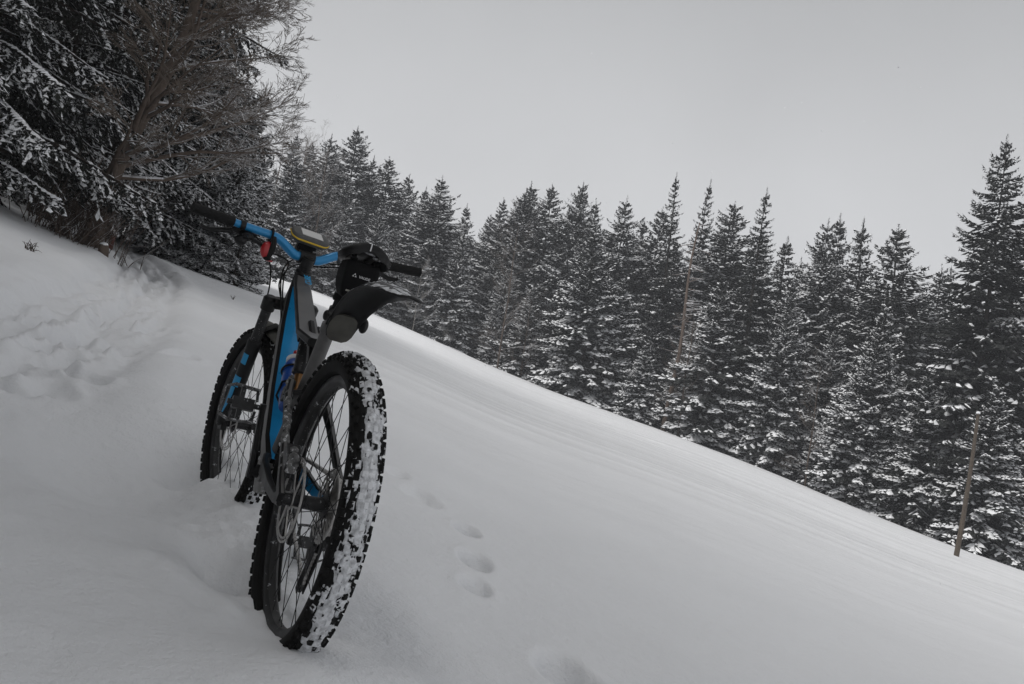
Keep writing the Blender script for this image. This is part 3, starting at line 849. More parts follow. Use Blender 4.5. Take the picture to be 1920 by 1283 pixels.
for k in range(9):
    r0 = .026 + k * .0075; yk = -.034 - (8 - k) * .0042
    nt_ = 12 + k * 3; pr = []
    for q in range(nt_ * 2):
        a_ = math.pi * q / nt_; pr.append(((r0 + (.003 if q % 2 else 0)) * math.cos(a_), (r0 + (.003 if q % 2 else 0)) * math.sin(a_)))
    ri = r0 - .008; n = len(pr)
    va = [(x, yk - .0009, RW + z) for x, z in pr]; vb = [(x, yk + .0009, RW + z) for x, z in pr]
    vc = [(x * ri / r0, yk + .0009, RW + z * ri / r0) for x, z in pr]; vd = [(x * ri / r0, yk - .0009, RW + z * ri / r0) for x, z in pr]
    m.add(va + vb + vc + vd, [(q * n + j, q * n + (j + 1) % n, ((q + 1) % 4) * n + (j + 1) % n, ((q + 1) % 4) * n + j) for q in range(4) for j in range(n)])
    for q in range(6):
        a_ = q * math.pi / 3 + k * .1
        m.tube([(ri * math.cos(a_), yk, RW + ri * math.sin(a_)), (.018 * math.cos(a_ + .3), yk, RW + .018 * math.sin(a_ + .3))], .0022, 4)
m.tube([(0, -.03, RW), (0, -.07, RW)], .019, 14)
m.build('cassette', B_ROTOR, bike)
# chain
def chain_pts():
    top = [np.array([.435 - .01, -.05, .34 + .067]), np.array([.0, -.052, RW + .062])]
    pts = []
    for k in range(26): pts.append(top[0] + (top[1] - top[0]) * k / 26)
    for k in range(14):
        a_ = R(90 + 170 * k / 13); pts.append(np.array([.062 * math.cos(a_), -.052, RW + .062 * math.sin(a_)]))
    for P in [(.028, -.055, .305), (.045, -.057, .285), (.052, -.058, .262), (.062, -.06, .235), (.085, -.06, .19), (.092, -.06, .155), (.105, -.06, .136), (.122, -.06, .142), (.128, -.06, .165)]: pts.append(np.array(P))
    end = np.array([.425, -.05, .273])
    st = pts[-1]
    for k in range(1, 20): pts.append(st + (end - st) * k / 20)
    for k in range(16):
        a_ = R(-95 + 190 * k / 15); pts.append(np.array([.435 + .067 * math.cos(a_), -.05, .34 + .067 * math.sin(a_)]))
    return pts
m = MB(); cp = chain_pts()
m.tube(cp, .0048, 6, flat=(.62, 1), cap=False)
seg = [0]; acc = 0
for k in range(1, len(cp)): acc += np.linalg.norm(cp[k] - cp[k - 1]); seg.append(acc)
d_ = 0
while d_ < acc:
    k = max(1, int(np.searchsorted(seg, d_))); t_ = (d_ - seg[k - 1]) / max(1e-6, seg[k] - seg[k - 1])
    p = cp[k - 1] + (cp[k] - cp[k - 1]) * t_
    m.tube([p + np.array([0, -.0042, 0]), p + np.array([0, .0042, 0])], .0055, 6)
    d_ += .0127
m.build('chain', B_ROTOR, bike)
# derailleur
m = MB()
boxtube(m, [(-.005, -.078, .345), (.004, -.083, .305), (.03, -.082, .275)], [(.012, .02), (.022, .03), (.02, .024)], bev=.3, up=(1, 0, 0))
boxtube(m, [(.02, -.074, .285), (.05, -.07, .262)], [(.03, .03), (.024, .03)], bev=.3, up=(1, 0, 0))
for yy in (-.052, -.068):
    boxtube(m, [(.048, yy, .272), (.066, yy, .225), (.088, yy, .17), (.106, yy, .13)], [(.003, .020), (.003, .026), (.003, .024), (.003, .022)], bev=.2, up=(1, 0, 0))
for x, z in ((.055, .258), (.108, .145)):
    m.rev([(.019, -.0025), (.019, .0025), (.006, .004), (.006, -.004)], 14, c=(x, -.06, z))
m.tube([(.055, -.045, .258), (.055, -.072, .258)], .004, 8); m.tube([(.108, -.05, .145), (.108, -.07, .145)], .004, 8)
m.build('derailleur', B_DMETAL, bike)
# rear caliper with frozen spray
m = MB()
m.box((.045, .062, .452), (.062, .034, .034), Matrix.Rotation(R(-30), 3, 'Y'))
m.box((.075, .058, .44), (.03, .026, .026), Matrix.Rotation(R(-30), 3, 'Y'))
m.tube([(.02, .066, .44), (.008, .069, .41)], .006, 8)
m.build('brake_caliper', B_DMETAL, bike, bevel=.003)

# ---- fork (turned with the bars)
fork = empty('fork', parent=bike)
def leg(s_, t): return FA + np.array([0, s_ * .073, 0]) + (AXS * t) - np.array([math.sin(HA), 0, math.cos(HA)]) * .044 * sstep(0.02, .16, np.array(t))
m = MB()
for s_ in (1, -1):
    m.tube([leg(s_, .515 - .030), leg(s_, .515 + .012), leg(s_, .515 + .022)], [.0235, .0245, .016], 18)
boxtube(m, [leg(1, .515) , sax(.0, y=.03) + np.array([0, 0, -.010]), sax(.0, y=-.03) + np.array([0, 0, -.010]), leg(-1, .515)], [(.042, .040), (.050, .036), (.050, .036), (.042, .040)], bev=.32, up=AXS)
m.tube([sax(-.01), sax(.02)], [.028, .026], 18)
m.map(steer).build('fork_crown', B_BLACK, fork, bevel=.003)
for s_ in (1, -1):
    m = MB(); m.tube([leg(s_, .515), leg(s_, .33)], .0172, 18)
    m.map(steer).build('stanchion', B_DMETAL, fork)
    m = MB()
    m.tube([leg(s_, .366), leg(s_, .357), leg(s_, .33), leg(s_, .20), leg(s_, .10), leg(s_, .03), leg(s_, .0)], [.0225, .0245, .0235, .0225, .021, .018, .016], 20)
    m.box(FA + np.array([0, s_ * .064, -.008]), (.038, .020, .036))
    m.tube([FA + np.array([0, s_ * .05, 0]), FA + np.array([0, s_ * .086, 0])], .011, 14)
    if s_ > 0:
        m.box(FA + np.array([-.045, .057, .075]), (.032, .040, .075), Matrix.Rotation(R(-25), 3, 'Y'))
    m.map(steer)
    lo = m.build('lower_leg', B_BLACK, fork, bevel=.002)
    if s_ > 0:                                      # blue decals on the outer rear of the leg
        def patch(t0, t1, a0, a1, taper=1.0):
            m = MB(); rows_ = []
            for q in range(5):
                t_ = t0 + (t1 - t0) * q / 4
                cc_ = leg(1, t_); r_ = .0240 if t_ > .1 else .0224
                aa1 = a0 + (a1 - a0) * (1 + (taper - 1) * q / 4)
                rows_.append([cc_ + r_ * (math.cos(b_) * np.array([-math.sin(HA), 0, -math.cos(HA)]) + math.sin(b_) * np.array([0, 1, 0])) for b_ in np.linspace(a0, aa1, 6)])
            m.add([p_ for r_ in rows_ for p_ in r_], [(i * 6 + k, i * 6 + k + 1, (i + 1) * 6 + k + 1, (i + 1) * 6 + k) for i in range(4) for k in range(5)])
            m.map(steer).build('blue_decal', B_SKY, lo)
        patch(.315, .275, R(25), R(78)); patch(.225, .185, R(18), R(90)); patch(.182, .055, R(40), R(92), .25)
# arch
m = MB()
boxtube(m, [leg(1, .335) + np.array([.016, -.004, 0]), leg(1, .40) + np.array([.050, -.018, .0]), leg(1, .432) + np.array([.058, -.066, 0]), leg(-1, .40) + np.array([.050, .018, 0]), leg(-1, .335) + np.array([.016, .004, 0])], [(.02, .03), (.02, .028), (.022, .028), (.02, .028), (.02, .03)], bev=.3, up=(1, 0, 0))
m.map(steer).build('fork_arch', B_BLACK, fork, bevel=.002)
# front mudguard over the tyre
def fender(name, prof, mats, parent, fn=None, thick=.0028):
    rows_ = []
    for x, z, w, dr in prof:
        rows_.append((x, z, w, dr))
    nv_ = 11; vs_ = []
    for i, (x, z, w, dr) in enumerate(rows_):
        for k in range(nv_):
            u_ = -1 + 2 * k / (nv_ - 1)
            vs_.append((x, u_ * w / 2, z - dr * abs(u_) ** 2.2))
    fs_ = [(i * nv_ + k, i * nv_ + k + 1, (i + 1) * nv_ + k + 1, (i + 1) * nv_ + k) for i in range(len(rows_) - 1) for k in range(nv_ - 1)]
    m = MB(); m.add(vs_, fs_)
    if fn: m.map(fn)
    o = m.build(name, mats, parent)
    so = o.modifiers.new('thick', 'SOLIDIFY'); so.thickness = thick; so.offset = 0
    return o
ff = []
for k in range(12):
    a_ = R(86 + 36 * k / 11)
    ww_ = .066 * min(1, .35 + k * .25, .35 + (11 - k) * .3)
    ff.append((WB + .393 * math.cos(a_), RW + .393 * math.sin(a_), ww_, .014))
fender('front_mudguard', ff, B_DIRT, fork, steer)
m = MB()
m.box(FA + np.array([-.085, .058, .055]), (.05, .034, .05), Matrix.Rotation(R(-40), 3, 'Y'))
m.map(steer).build('brake_caliper', B_DMETAL, fork, bevel=.004)

# ---- cockpit
m = MB()
m.tube([sax(.124), sax(.136)], .0215, 18); m.tube([sax(.136), sax(.143)], .0185, 18)
m.tube([sax(.143), sax(.170)], .0205, 18)
m.tube([sax(.170), sax(.175)], .015, 16)
BC = np.array([.9056, 0, .994])
m.tube([sax(.156), sax(.156) * .5 + BC * .5, BC], [.019, .017, .019], 16)
m.tube([BC + np.array([0, -.026, 0]), BC + np.array([0, .026, 0])], .0225, 20)
for y in (-.016, .016): m.box(BC + np.array([.02, y, 0]), (.016, .014, .044))
m.map(steer).build('stem', B_BLACK, bike)
barp = [(.9056, .028, .994), (.9055, .042, .995), (.903, .066, 1.008), (.900, .094, 1.025), (.896, .122, 1.0345), (.886, .18, 1.0375), (.868, .27, 1.0410), (.8456, .3995, 1.0475)]
barr = [.0159, .0159, .0159, .0156, .0150, .0138, .0122, .0112]
hb = None
m = MB()
for s_ in (1, -1):
    pts = [(x, s_ * y, z) for x, y, z in barp]
    # smooth through
    pp_ = []; rr_ = []
    for k in range(len(pts) - 1):
        for q in range(5):
            t_ = q / 5
            p0 = np.array(pts[max(k - 1, 0)]); p1 = np.array(pts[k]); p2 = np.array(pts[k + 1]); p3 = np.array(pts[min(k + 2, len(pts) - 1)])
            pp_.append(.5 * (2 * p1 + (p2 - p0) * t_ + (2 * p0 - 5 * p1 + 4 * p2 - p3) * t_ ** 2 + (-p0 + 3 * p1 - 3 * p2 + p3) * t_ ** 3)); rr_.append(barr[k] + (barr[k + 1] - barr[k]) * t_)
    pp_.append(np.array(pts[-1])); rr_.append(barr[-1])
    m.tube(pp_, rr_, 18)
m.tube([(.9056, -.03, .994), (.9056, .03, .994)], .0159, 18)
hb = m.map(steer).build('handlebar', B_BAR, bike)
def barpt(y):
    s_ = 1 if y >= 0 else -1; y = abs(y)
    ys = [p[1] for p in barp]
    return np.array([np.interp(y, ys, [p[0] for p in barp]), s_ * y, np.interp(y, ys, [p[2] for p in barp])])
for s_ in (1, -1):
    m = MB()
    a_, b_ = barpt(s_ * .268), barpt(s_ * .399)
    n_ = 22
    pts = [a_ + (b_ - a_) * k / n_ for k in range(n_ + 1)]
    rr_ = [.0178 if k in (0, n_) else (.0165 + .0007 * (k % 2)) for k in range(n_ + 1)]
    m.tube([a_ * 1.0, *pts[1:], b_ + (b_ - a_) * .015], [.0180] + rr_[1:] + [.013], 18)
    m.map(steer).build('grip', B_RUB, hb)
for s_ in (1, -1):                                  # brake lever, its clamp and the shifter below
    m = MB()
    c_ = barpt(s_ * .236)
    m.tube([c_ - np.array([.002, s_ * .008, 0]), c_ + np.array([-.002, s_ * .008, 0])], .0165, 14)
    m.tube([c_ + np.array([.022, s_ * -.008, -.012]), c_ + np.array([.034, s_ * -.055, -.016])], [.012, .0095], 12)
    m.ball(c_ + np.array([.022, s_ * .004, -.016]), (.016, .02, .014), 8)
    m.tube([c_ + np.array([.03, s_ * .0, -.018]), c_ + np.array([.048, s_ * .04, -.026]), c_ + np.array([.050, s_ * .08, -.036]), c_ + np.array([.042, s_ * .105, -.036]), c_ + np.array([.036, s_ * .115, -.030])], [.008, .007, .0065, .006, .004], 8, flat=(.8, 1.3))
    m.ball(c_ + np.array([.012, s_ * -.022, -.030]), (.026, .024, .017), 8)
    m.tube([c_ + np.array([.0, s_ * -.022, -.028]), c_ + np.array([-.026, s_ * -.012, -.036])], [.008, .006], 8, flat=(1, .6))
    m.ball(c_ + np.array([.004, s_ * -.006, -.048]), (.022, .020, .018), 8)
    m.tube([c_ + np.array([.012, s_ * -.03, -.030]), c_ + np.array([.016, s_ * -.085, -.046])], [.009, .005], 8)
    m.map(steer).build('brake_lever', B_BLACK, bike)
# hoses and cables
def hose(ctrl, r_=.0026, st=None):
    P = [np.array(c, float) for c in ctrl]; pts = []
    for k in range(len(P) - 1):
        for q in range(8):
            t_ = q / 8; p0 = P[max(k - 1, 0)]; p1 = P[k]; p2 = P[k + 1]; p3 = P[min(k + 2, len(P) - 1)]
            pts.append(.5 * (2 * p1 + (p2 - p0) * t_ + (2 * p0 - 5 * p1 + 4 * p2 - p3) * t_ ** 2 + (-p0 + 3 * p1 - 3 * p2 + p3) * t_ ** 3))
    pts.append(P[-1])
    m = MB(); m.tube(pts, r_, 7); m.build('cable', B_RUB, bike)
s3 = lambda x, y, z: steer((x, y, z))
hose([s3(.925, .175, 1.022), s3(.96, .12, .985), s3(.985, .085, .93), s3(.985, .075, .86), s3(1.01, .074, .78), s3(1.02, .072, .70), s3(1.05, .07, .60), s3(1.10, .062, .44)])
hose([s3(.925, .19, 1.015), s3(.97, .12, .99), s3(1.0, .03, .975), s3(.985, .035, .92), (.915, .045, .86), (.86, .036, .80)])
hose([s3(.925, -.19, 1.020), s3(.975, -.10, 1.00), s3(1.0, .01, .985), s3(.98, .045, .93), (.90, .048, .84), (.84, .036, .77)])
hose([s3(.925, -.185, 1.008), s3(.98, -.09, .985), s3(1.01, .0, .968), s3(.97, .05, .90), (.89, .046, .83), (.82, .036, .75)])

# ---- seatpost and saddle
m = MB()
SP = lambda z: np.array([.313 - (z - .784) * .405, 0, z])
m.tube([SP(.776), SP(.935)], .0155, 16)
m.box(SP(.944) + np.array([0, 0, .0]), (.045, .040, .024), Matrix.Rotation(R(-8), 3, 'Y'))
m.build('seatpost', B_BLACK, bike)
m = MB()
secs = [(.150, .030, .002, .014), (.156, .050, .004, .020), (.168, .064, .004, .028), (.19, .069, .003, .030), (.215, .068, .0, .029), (.25, .056, -.002, .026), (.29, .040, -.003, .022), (.34, .027, -.002, .020), (.39, .022, 0, .020), (.415, .019, -.002, .018), (.424, .010, -.006, .010)]
rings = []
for x, w, dz, th in secs:
    zt = .972 + dz
    top = []; bot = []
    for k in range(13):
        u_ = -1 + 2 * k / 12
        top.append((x, u_ * w, zt - th * 1.15 * (abs(u_) ** 2.6)))
        bot.append((x, u_ * w * .93, zt - .020 - th * .95 * (abs(u_) ** 2.6)))
    rings.append(top + bot[::-1])
m.loft(rings)
SADS = lambda p: p + np.array([-.022, -.004, .022 + (.42 - p[0]) * .02])
sad = m.map(SADS).build('saddle', B_PLAST, bike, sharp=60)
m = MB()
for s_ in (1, -1):
    m.tube([(.185, s_ * .036, .952), (.20, s_ * .030, .944), (.23, s_ * .022, .940), (.32, s_ * .022, .941), (.39, s_ * .010, .958)], .0035, 8)
m.map(SADS).build('rail', B_ALU, sad)
m = MB()
m.box((.1478, .004, .966), (.002, .0030, .020)); m.map(SADS).build('white_tick', B_WHITE, sad)
m = MB()
for (x, y, z), r_ in [((.185, .022, .958), (.012, .022, .004)), ((.19, -.012, .957), (.012, .02, .005)), ((.20, -.034, .949), (.012, .014, .005))]: m.ball(c=(x, y, z), r=r_, n=8)
tag(m.map(SADS).build('clinging_snow', M_PACK, sad), kind='stuff')

# ---- rear mudguard clipped to the seatpost
gp = [(.214, .752, .040, .004), (.208, .759, .060, .006), (.199, .772, .070, .008), (.184, .795, .076, .012), (.160, .821, .082, .018), (.125, .848, .088, .022), (.075, .872, .094, .024), (.02, .887, .098, .024), (-.045, .895, .102, .024), (-.11, .896, .106, .022), (-.175, .889, .106, .018), (-.235, .879, .098, .012), (-.270, .870, .074, .007), (-.286, .864, .040, .003)]
mg = fender('rear_mudguard', gp, B_PLAST, bike)
m = MB()
m.tube([SP(.815), (.25, 0, .815), (.190, 0, .800)], [.016, .016, .018], 12, flat=(1.3, .8))
m.tube([SP(.80), SP(.83)], .0205, 16)
m.ball((.175, -.050, .800), (.016, .012, .020), 10); m.ball((.175, .050, .800), (.012, .008, .014), 10)
m.build('mudguard_clamp', B_PLAST, mg)
m = MB()
pl = [(.219, .747, .030), (.213, .753, .052), (.203, .766, .067), (.189, .787, .071), (.174, .808, .062), (.168, .815, .036)]
rings = []
for x, z, w in pl:
    rings.append([(x - .008 - .003 * (1 - u_ * u_), u_ * w / 2, z - .004) for u_ in np.linspace(-1, 1, 9)] + [(x - .004, u_ * w / 2, z + .001) for u_ in np.linspace(1, -1, 9)])
m.loft(rings); m.build('mudguard_tongue', B_DIRT, mg, sharp=60)
_gx = [-q[0] for q in gp]
xs_ = np.linspace(.10, -.280, 120); ys_ = np.linspace(-1, 1, 25)
XX, YY = np.meshgrid(xs_, ys_, indexing='ij')
zc = np.interp(-XX, _gx, [q[1] for q in gp]); wc = np.interp(-XX, _gx, [q[2] for q in gp]); dc = np.interp(-XX, _gx, [q[3] for q in gp])
cv = fbm(XX * 26 + 3, YY * 2.2, 4) + .3 * fbm(XX * 90, YY * 8, 2) - .05
ZZ = zc - dc * np.abs(YY) ** 2.2 + .0015 + np.clip(cv, -.6, .6) * .0045
VV = np.stack([XX, YY * wc * .49, ZZ], -1).reshape(-1, 3)
ii = np.arange(119)[:, None]; jj = np.arange(24)[None]
F = np.stack([ii * 25 + jj, ii * 25 + jj + 1, (ii + 1) * 25 + jj + 1, (ii + 1) * 25 + jj], -1)
keep = (cv[:-1, :-1] + cv[1:, 1:] + cv[1:, :-1] + cv[:-1, 1:]) > -.6
tag(link('clinging_snow', mesh_np('clinging_snow', VV, F[keep].reshape(-1, 4), M_PACK, smooth=True), mg), kind='stuff')

# ---- bottle cage (the bottle itself is a thing of its own)
DT = np.array([.665, 0, .747]); DN = np.array([-.747, 0, .665])
BB0 = np.array([.610, 0, .530]) + DN * .082 - DT * .082
m = MB()
for s_ in (1, -1):
    m.tube([BB0 - DN * .042 + DT * .02 + np.array([0, s_ * .012, 0]), BB0 - DN * .02 + DT * .05 + np.array([0, s_ * .041, 0]), BB0 + DN * .018 + DT * .075 + np.array([0, s_ * .038, 0]), BB0 + DN * .040 + DT * .08 + np.array([0, s_ * .008, 0])], .0035, 8)
ringp = [BB0 + DT * .135 + .0385 * (math.cos(a_) * DN + math.sin(a_) * np.array([0, 1, 0])) for a_ in np.linspace(0, 2 * math.pi, 28)]
m.tube(ringp, .0032, 6)
m.tube([BB0 - DN * .042 + DT * .0, BB0 - DN * .042 + DT * .13], .006, 8)
m.build('bottle_cage', B_BLACK, bike)

def textmesh(name, body, size, mat, parent, M, depth=.0004, shear=0.0):
    cu = bpy.data.curves.new(name, 'FONT'); cu.body = body; cu.size = size; cu.extrude = depth; cu.shear = shear
    cu.align_x = 'CENTER'; cu.align_y = 'CENTER'; cu.offset = size * .015
    t_ = bpy.data.objects.new(name, cu); COL.objects.link(t_)
    dg = bpy.context.evaluated_depsgraph_get()
    me = bpy.data.meshes.new_from_object(t_.evaluated_get(dg))
    bpy.data.objects.remove(t_); bpy.data.curves.remove(cu)
    me.materials.clear(); me.materials.append(mat)
    me.transform(M)
    return link(name, me, parent)
def frame_M(o, xa, ya):
    xa = Vector(xa).normalized(); ya = Vector(ya).normalized(); za = xa.cross(ya)
    return Matrix(((xa[0], ya[0], za[0], o[0]), (xa[1], ya[1], za[1], o[1]), (xa[2], ya[2], za[2], o[2]), (0, 0, 0, 1)))
# blue name along the top tube, at the head end
_a, _b = np.array([.80, 0, .888]), np.array([.60, 0, .797]); _t = (_b - _a) / np.linalg.norm(_b - _a)
_n = np.array([-_t[2], 0, _t[0]]); _n = _n if _n[2] > 0 else -_n
textmesh('blue_lettering', 'CUBE', .030, B_SKY, tt, frame_M(np.array([.815, -.004, .895]) + _n * .0245, -_t, np.cross(_n, -_t)))

# ---- things carried by the bike (each lifts off)
def carried(name, label, cat):
    o = empty(name); o.matrix_world = RB
    return tag(o, label, cat)
# drinking bottle
bo = carried('water_bottle', 'blue drinking bottle with a white collar held on the blue down tube of the bike', 'bottle')
m = MB()
m.tube([BB0 + DT * q for q in (0, .004, .02, .11, .122, .132, .145, .162, .172)], [.030, .035, .0365, .0365, .0345, .0345, .036, .030, .024], 28)
body_ = m.build('bottle_body', B_BOT, bo)
m = MB(); m.tube([BB0 + DT * q for q in (.170, .173, .184, .188)], [.026, .029, .029, .022], 24); m.build('collar', B_WHITE, bo)
m = MB(); m.tube([BB0 + DT * q for q in (.187, .192, .200, .204, .214, .216)], [.020, .016, .010, .011, .010, .006], 18); m.build('spout', B_RED, bo)
m = MB()
for t_, a_, ln, wd in ((.098, 28, .004, .004), (.092, 28, .004, .004), (.104, 8, .014, .004), (.092, 6, .018, .004), (.082, 12, .012, .004)):
    v_ = []
    for q in (0, 1):
        for k in range(4):
            aa = R(a_ - k / 3 * ln / .0365 * 57.3); v_.append(BB0 + DT * (t_ + q * wd) + .0369 * (math.cos(aa) * DN + math.sin(aa) * np.array([0, 1, 0])))
    m.add(v_, [(0, 1, 5, 4), (1, 2, 6, 5), (2, 3, 7, 6)])
m.build('white_print', B_WHITE, bo)
# saddle bag
bagr = carried('saddle_bag', 'small black wedge bag strapped under the saddle with a white brand print', 'bag')
m = MB()
def rrect(x0, x1, w, z0, sl, n_=5, r_=.012):
    """closed ring round a rounded rectangle in x/y at height z0, sl = rise toward the front"""
    pts = []
    for cx, cy, a0 in ((x1 - r_, w - r_, 0), (x0 + r_, w - r_, 90), (x0 + r_, -w + r_, 180), (x1 - r_, -w + r_, 270)):
        for k in range(n_):
            a_ = R(a0 + 90 * k / (n_ - 1)); x = cx + r_ * math.cos(a_); pts.append((x, cy + r_ * math.sin(a_), z0 + sl * (x - x0)))
    return pts
rings = [rrect(.226, .285, .026, .842, .15), rrect(.214, .290, .035, .852, .12), rrect(.198, .292, .043, .885, .05), rrect(.186, .285, .0465, .915, 0), rrect(.185, .272, .045, .938, 0), rrect(.192, .262, .040, .947, 0)]
BGS = lambda p: p + np.array([-.030, -.006, .012])
m.loft(rings); bm_ = m.map(BGS).build('bag_body', B_FAB, bagr, sharp=50)
sb = bm_.modifiers.new('soft', 'SUBSURF'); sb.levels = 1; sb.render_levels = 1
for s_ in (1, -1):
    m = MB(); m.tube([(.20, s_ * .030, .935), (.197, s_ * .030, .952), (.21, s_ * .026, .958), (.225, s_ * .026, .94)], .006, 6, flat=(1.6, .35))
    m.map(BGS).build('strap', B_FAB, bagr)
m = MB(); m.tube([SP(.86) + .0195 * np.array([math.cos(a_), math.sin(a_), 0]) for a_ in np.linspace(0, 2 * math.pi, 18)], .008, 6, flat=(.4, 1.5))
m.build('strap', B_FAB, bagr)
m = MB(); m.box((.2085, 0, .8645), (.003, .052, .0042), Matrix.Rotation(R(-18), 3, 'Y')); m.map(BGS).build('reflective_strip', B_REFL, bagr)
_bn = Vector((-1, 0, -.36)).normalized(); _bu = Vector((-.36, 0, 1)).normalized()
_bo = Vector((.1545, -.006, .9155))
lg = textmesh('brand_print', 'VAUDE', .0092, B_WHITE, bagr, frame_M(_bo + Vector((-.0022, -.006, 0)), (0, -1, 0), _bu))
m = MB()
for dy, dz in ((0, .0042), (.0034, -.001), (-.0034, -.001)):
    c_ = _bo + Vector((-.0022, .0205 + dy, 0)) + _bu * dz
    m.add([c_ + Vector((0, .0026, 0)) - _bu * .0022, c_ - Vector((0, .0026, 0)) - _bu * .0022, c_ + _bu * .0028], [(0, 1, 2)])
m.build('triangle_logo', B_WHITE, bagr)
# satnav on its bar mount
gr = carried('gps_device', 'grey handheld GPS with yellow edge lying crosswise on the handlebar mount', 'gps')
GC = np.array([.930, -.004, 1.066])
gx = Vector((0, .998, .05)); gn = Vector((-.50, -.05, .865)).normalized(); gx = (gx - gn * gx.dot(gn)).normalized(); gyy = gn.cross(gx)
GS = 1.16
def gpt(P):
    P = np.asarray(P, float); return steer(GC + GS * (np.array(gx) * P[0] + np.array(gyy) * P[1] + np.array(gn) * P[2]))
def rr2(hx, hy, z, r_, n_=7, wav=0):
    pts = []
    for cx, cy, a0 in ((hx - r_, hy - r_, 0), (-hx + r_, hy - r_, 90), (-hx + r_, -hy + r_, 180), (hx - r_, -hy + r_, 270)):
        for k in range(n_):
            a_ = R(a0 + 90 * k / (n_ - 1)); x = cx + r_ * math.cos(a_); pts.append((x, cy + r_ * math.sin(a_), z + wav * math.cos(x / hx * 2.4)))
    return pts
m = MB(); m.loft([rr2(.046, .022, -.016, .012), rr2(.054, .028, -.012, .018), rr2(.0575, .0305, -.003, .02, wav=-.002), rr2(.0575, .0305, .003, .02, wav=-.002), rr2(.056, .029, .010, .02), rr2(.052, .026, .013, .018)]); m.map(gpt).build('case', B_GPSG, gr, sharp=60)
m = MB(); m.loft([rr2(.0582, .0312, -.0042, .0205, wav=-.003), rr2(.0590, .0320, -.0028, .021, wav=-.003), rr2(.0590, .0320, -.0008, .021, wav=-.003), rr2(.0582, .0312, .0006, .0205, wav=-.003)]); m.map(gpt).build('yellow_band', B_YEL, gr)
m = MB(); m.box((-.002, 0, .0133), (.064, .042, .0012)); m.map(gpt).build('screen', B_SCREEN, gr)
m = MB(); m.box((0, 0, -.022), (.058, .034, .018)); m.box((.0, .0, -.036), (.044, .034, .022)); m.box((0.0, .006, -.048), (.050, .040, .022)); m.map(gpt).build('mount', B_PLAST, gr, bevel=.003)
# red lamp under the left bar
rl = carried('bike_lamp', 'red bike lamp hanging from a black strap on the left half of the bar', 'lamp')
LC = barpt(.135)
lp_ = lambda P: steer(LC + np.asarray(P, float))
m = MB()
m.ball((-.010, .006, -.052), (.016, .021, .029), 14); m.map(lp_).build('lamp_body', B_RED, rl)
m = MB()
m.tube([(.0165 * math.cos(a_), 0, .0165 * math.sin(a_)) for a_ in np.linspace(0, 2 * math.pi, 20)], .009, 6, flat=(.35, 1.2))
m.tube([(-.016, -.006, -.004), (-.024, -.008, -.025), (-.027, -.006, -.050), (-.023, .0, -.078)], [.008, .009, .010, .006], 8, flat=(1.0, .45))
m.ball((-.012, .0, -.078), (.013, .014, .008), 8)
m.map(lp_).build('strap', B_RUB, rl)
m = MB(); m.box((-.012, -.008, -.084), (.006, .022, .005)); m.map(lp_).build('tab', B_RED, rl)
HAZE = .0010

# ------------------------------------------------------------------ trees
class Blades:
    """gathers thin roof-shaped needle sprays and the snow lying on them"""
    def __init__(s): s.B = []; s.T = []; s.W = []; s.S = []
    def add(s, B, T, W, S):
        s.B.append(B.reshape(-1, 3)); s.T.append(T.reshape(-1, 3)); s.W.append(W.reshape(-1)); s.S.append(S.reshape(-1))
    def mesh(s, name, mats, droop=.45, lift=.5, smin=.02, extra=None):
        B = np.concatenate(s.B); T = np.concatenate(s.T); W = np.concatenate(s.W); S = np.concatenate(s.S)
        n = len(B)
        D = T - B; L = np.linalg.norm(D, axis=1, keepdims=True) + 1e-9
        side = np.cross(D / L, np.array([0, 0, 1.0])); sn = np.linalg.norm(side, axis=1, keepdims=True)
        side = np.where(sn > 1e-3, side / np.maximum(sn, 1e-3), np.array([1.0, 0, 0]))
        j = RNG.uniform(.40, .62, (n, 1))
        mid = B + D * j
        dz = np.array([0, 0, 1.0])[None] * (W * droop)[:, None] * RNG.uniform(.5, 1.4, (n, 1))
        ML = mid + side * W[:, None] - dz; MR = mid - side * W[:, None] - dz
        V = np.stack([B, T, ML, MR], 1).reshape(-1, 3)
        b = np.arange(n) * 4
        F = np.concatenate([np.stack([b, b + 2, b + 1], -1), np.stack([b, b + 1, b + 3], -1)])
        mi = np.zeros(len(F), np.int32)
        k = np.nonzero(S > 0)[0]
        if len(k):
            up = np.array([0, 0, 1.0])[None] * (np.maximum(W[k] * lift, smin) * (.6 + .8 * S[k]))[:, None]
            sc = (.68 + .40 * S[k])[:, None]
            b0 = B[k] + D[k] * .08; t0 = B[k] + D[k] * (.60 + .36 * RNG.random((len(k), 1)))
            ml = mid[k] + side[k] * W[k][:, None] * sc - dz[k] * .75; mr = mid[k] - side[k] * W[k][:, None] * sc - dz[k] * .75
            top = mid[k] + up
            SV = np.stack([b0 + up * .35, t0 + up * .25, ml + up * .12, mr + up * .12, top], 1).reshape(-1, 3)
            q = len(V) + np.arange(len(k)) * 5
            SF = np.concatenate([np.stack([q, q + 2, q + 4], -1), np.stack([q + 2, q + 1, q + 4], -1), np.stack([q + 1, q + 3, q + 4], -1), np.stack([q + 3, q, q + 4], -1)])
            V = np.concatenate([V, SV]); F = np.concatenate([F, SF]); mi = np.concatenate([mi, np.ones(len(SF), np.int32)])
        return mesh_np(name, V, F, mats, mi)

def bough_curve(o, ph, L, rise, droop, tip, u):
    """points along one bough, u in 0..1"""
    d = np.array([math.cos(ph), math.sin(ph), 0])
    z = rise * L * u - droop * L * u ** 1.8 + tip * L * u ** 5
    return o[None] + d[None] * (L * (u - .05 * u ** 3))[:, None] + np.stack([0 * u, 0 * u, z], -1)

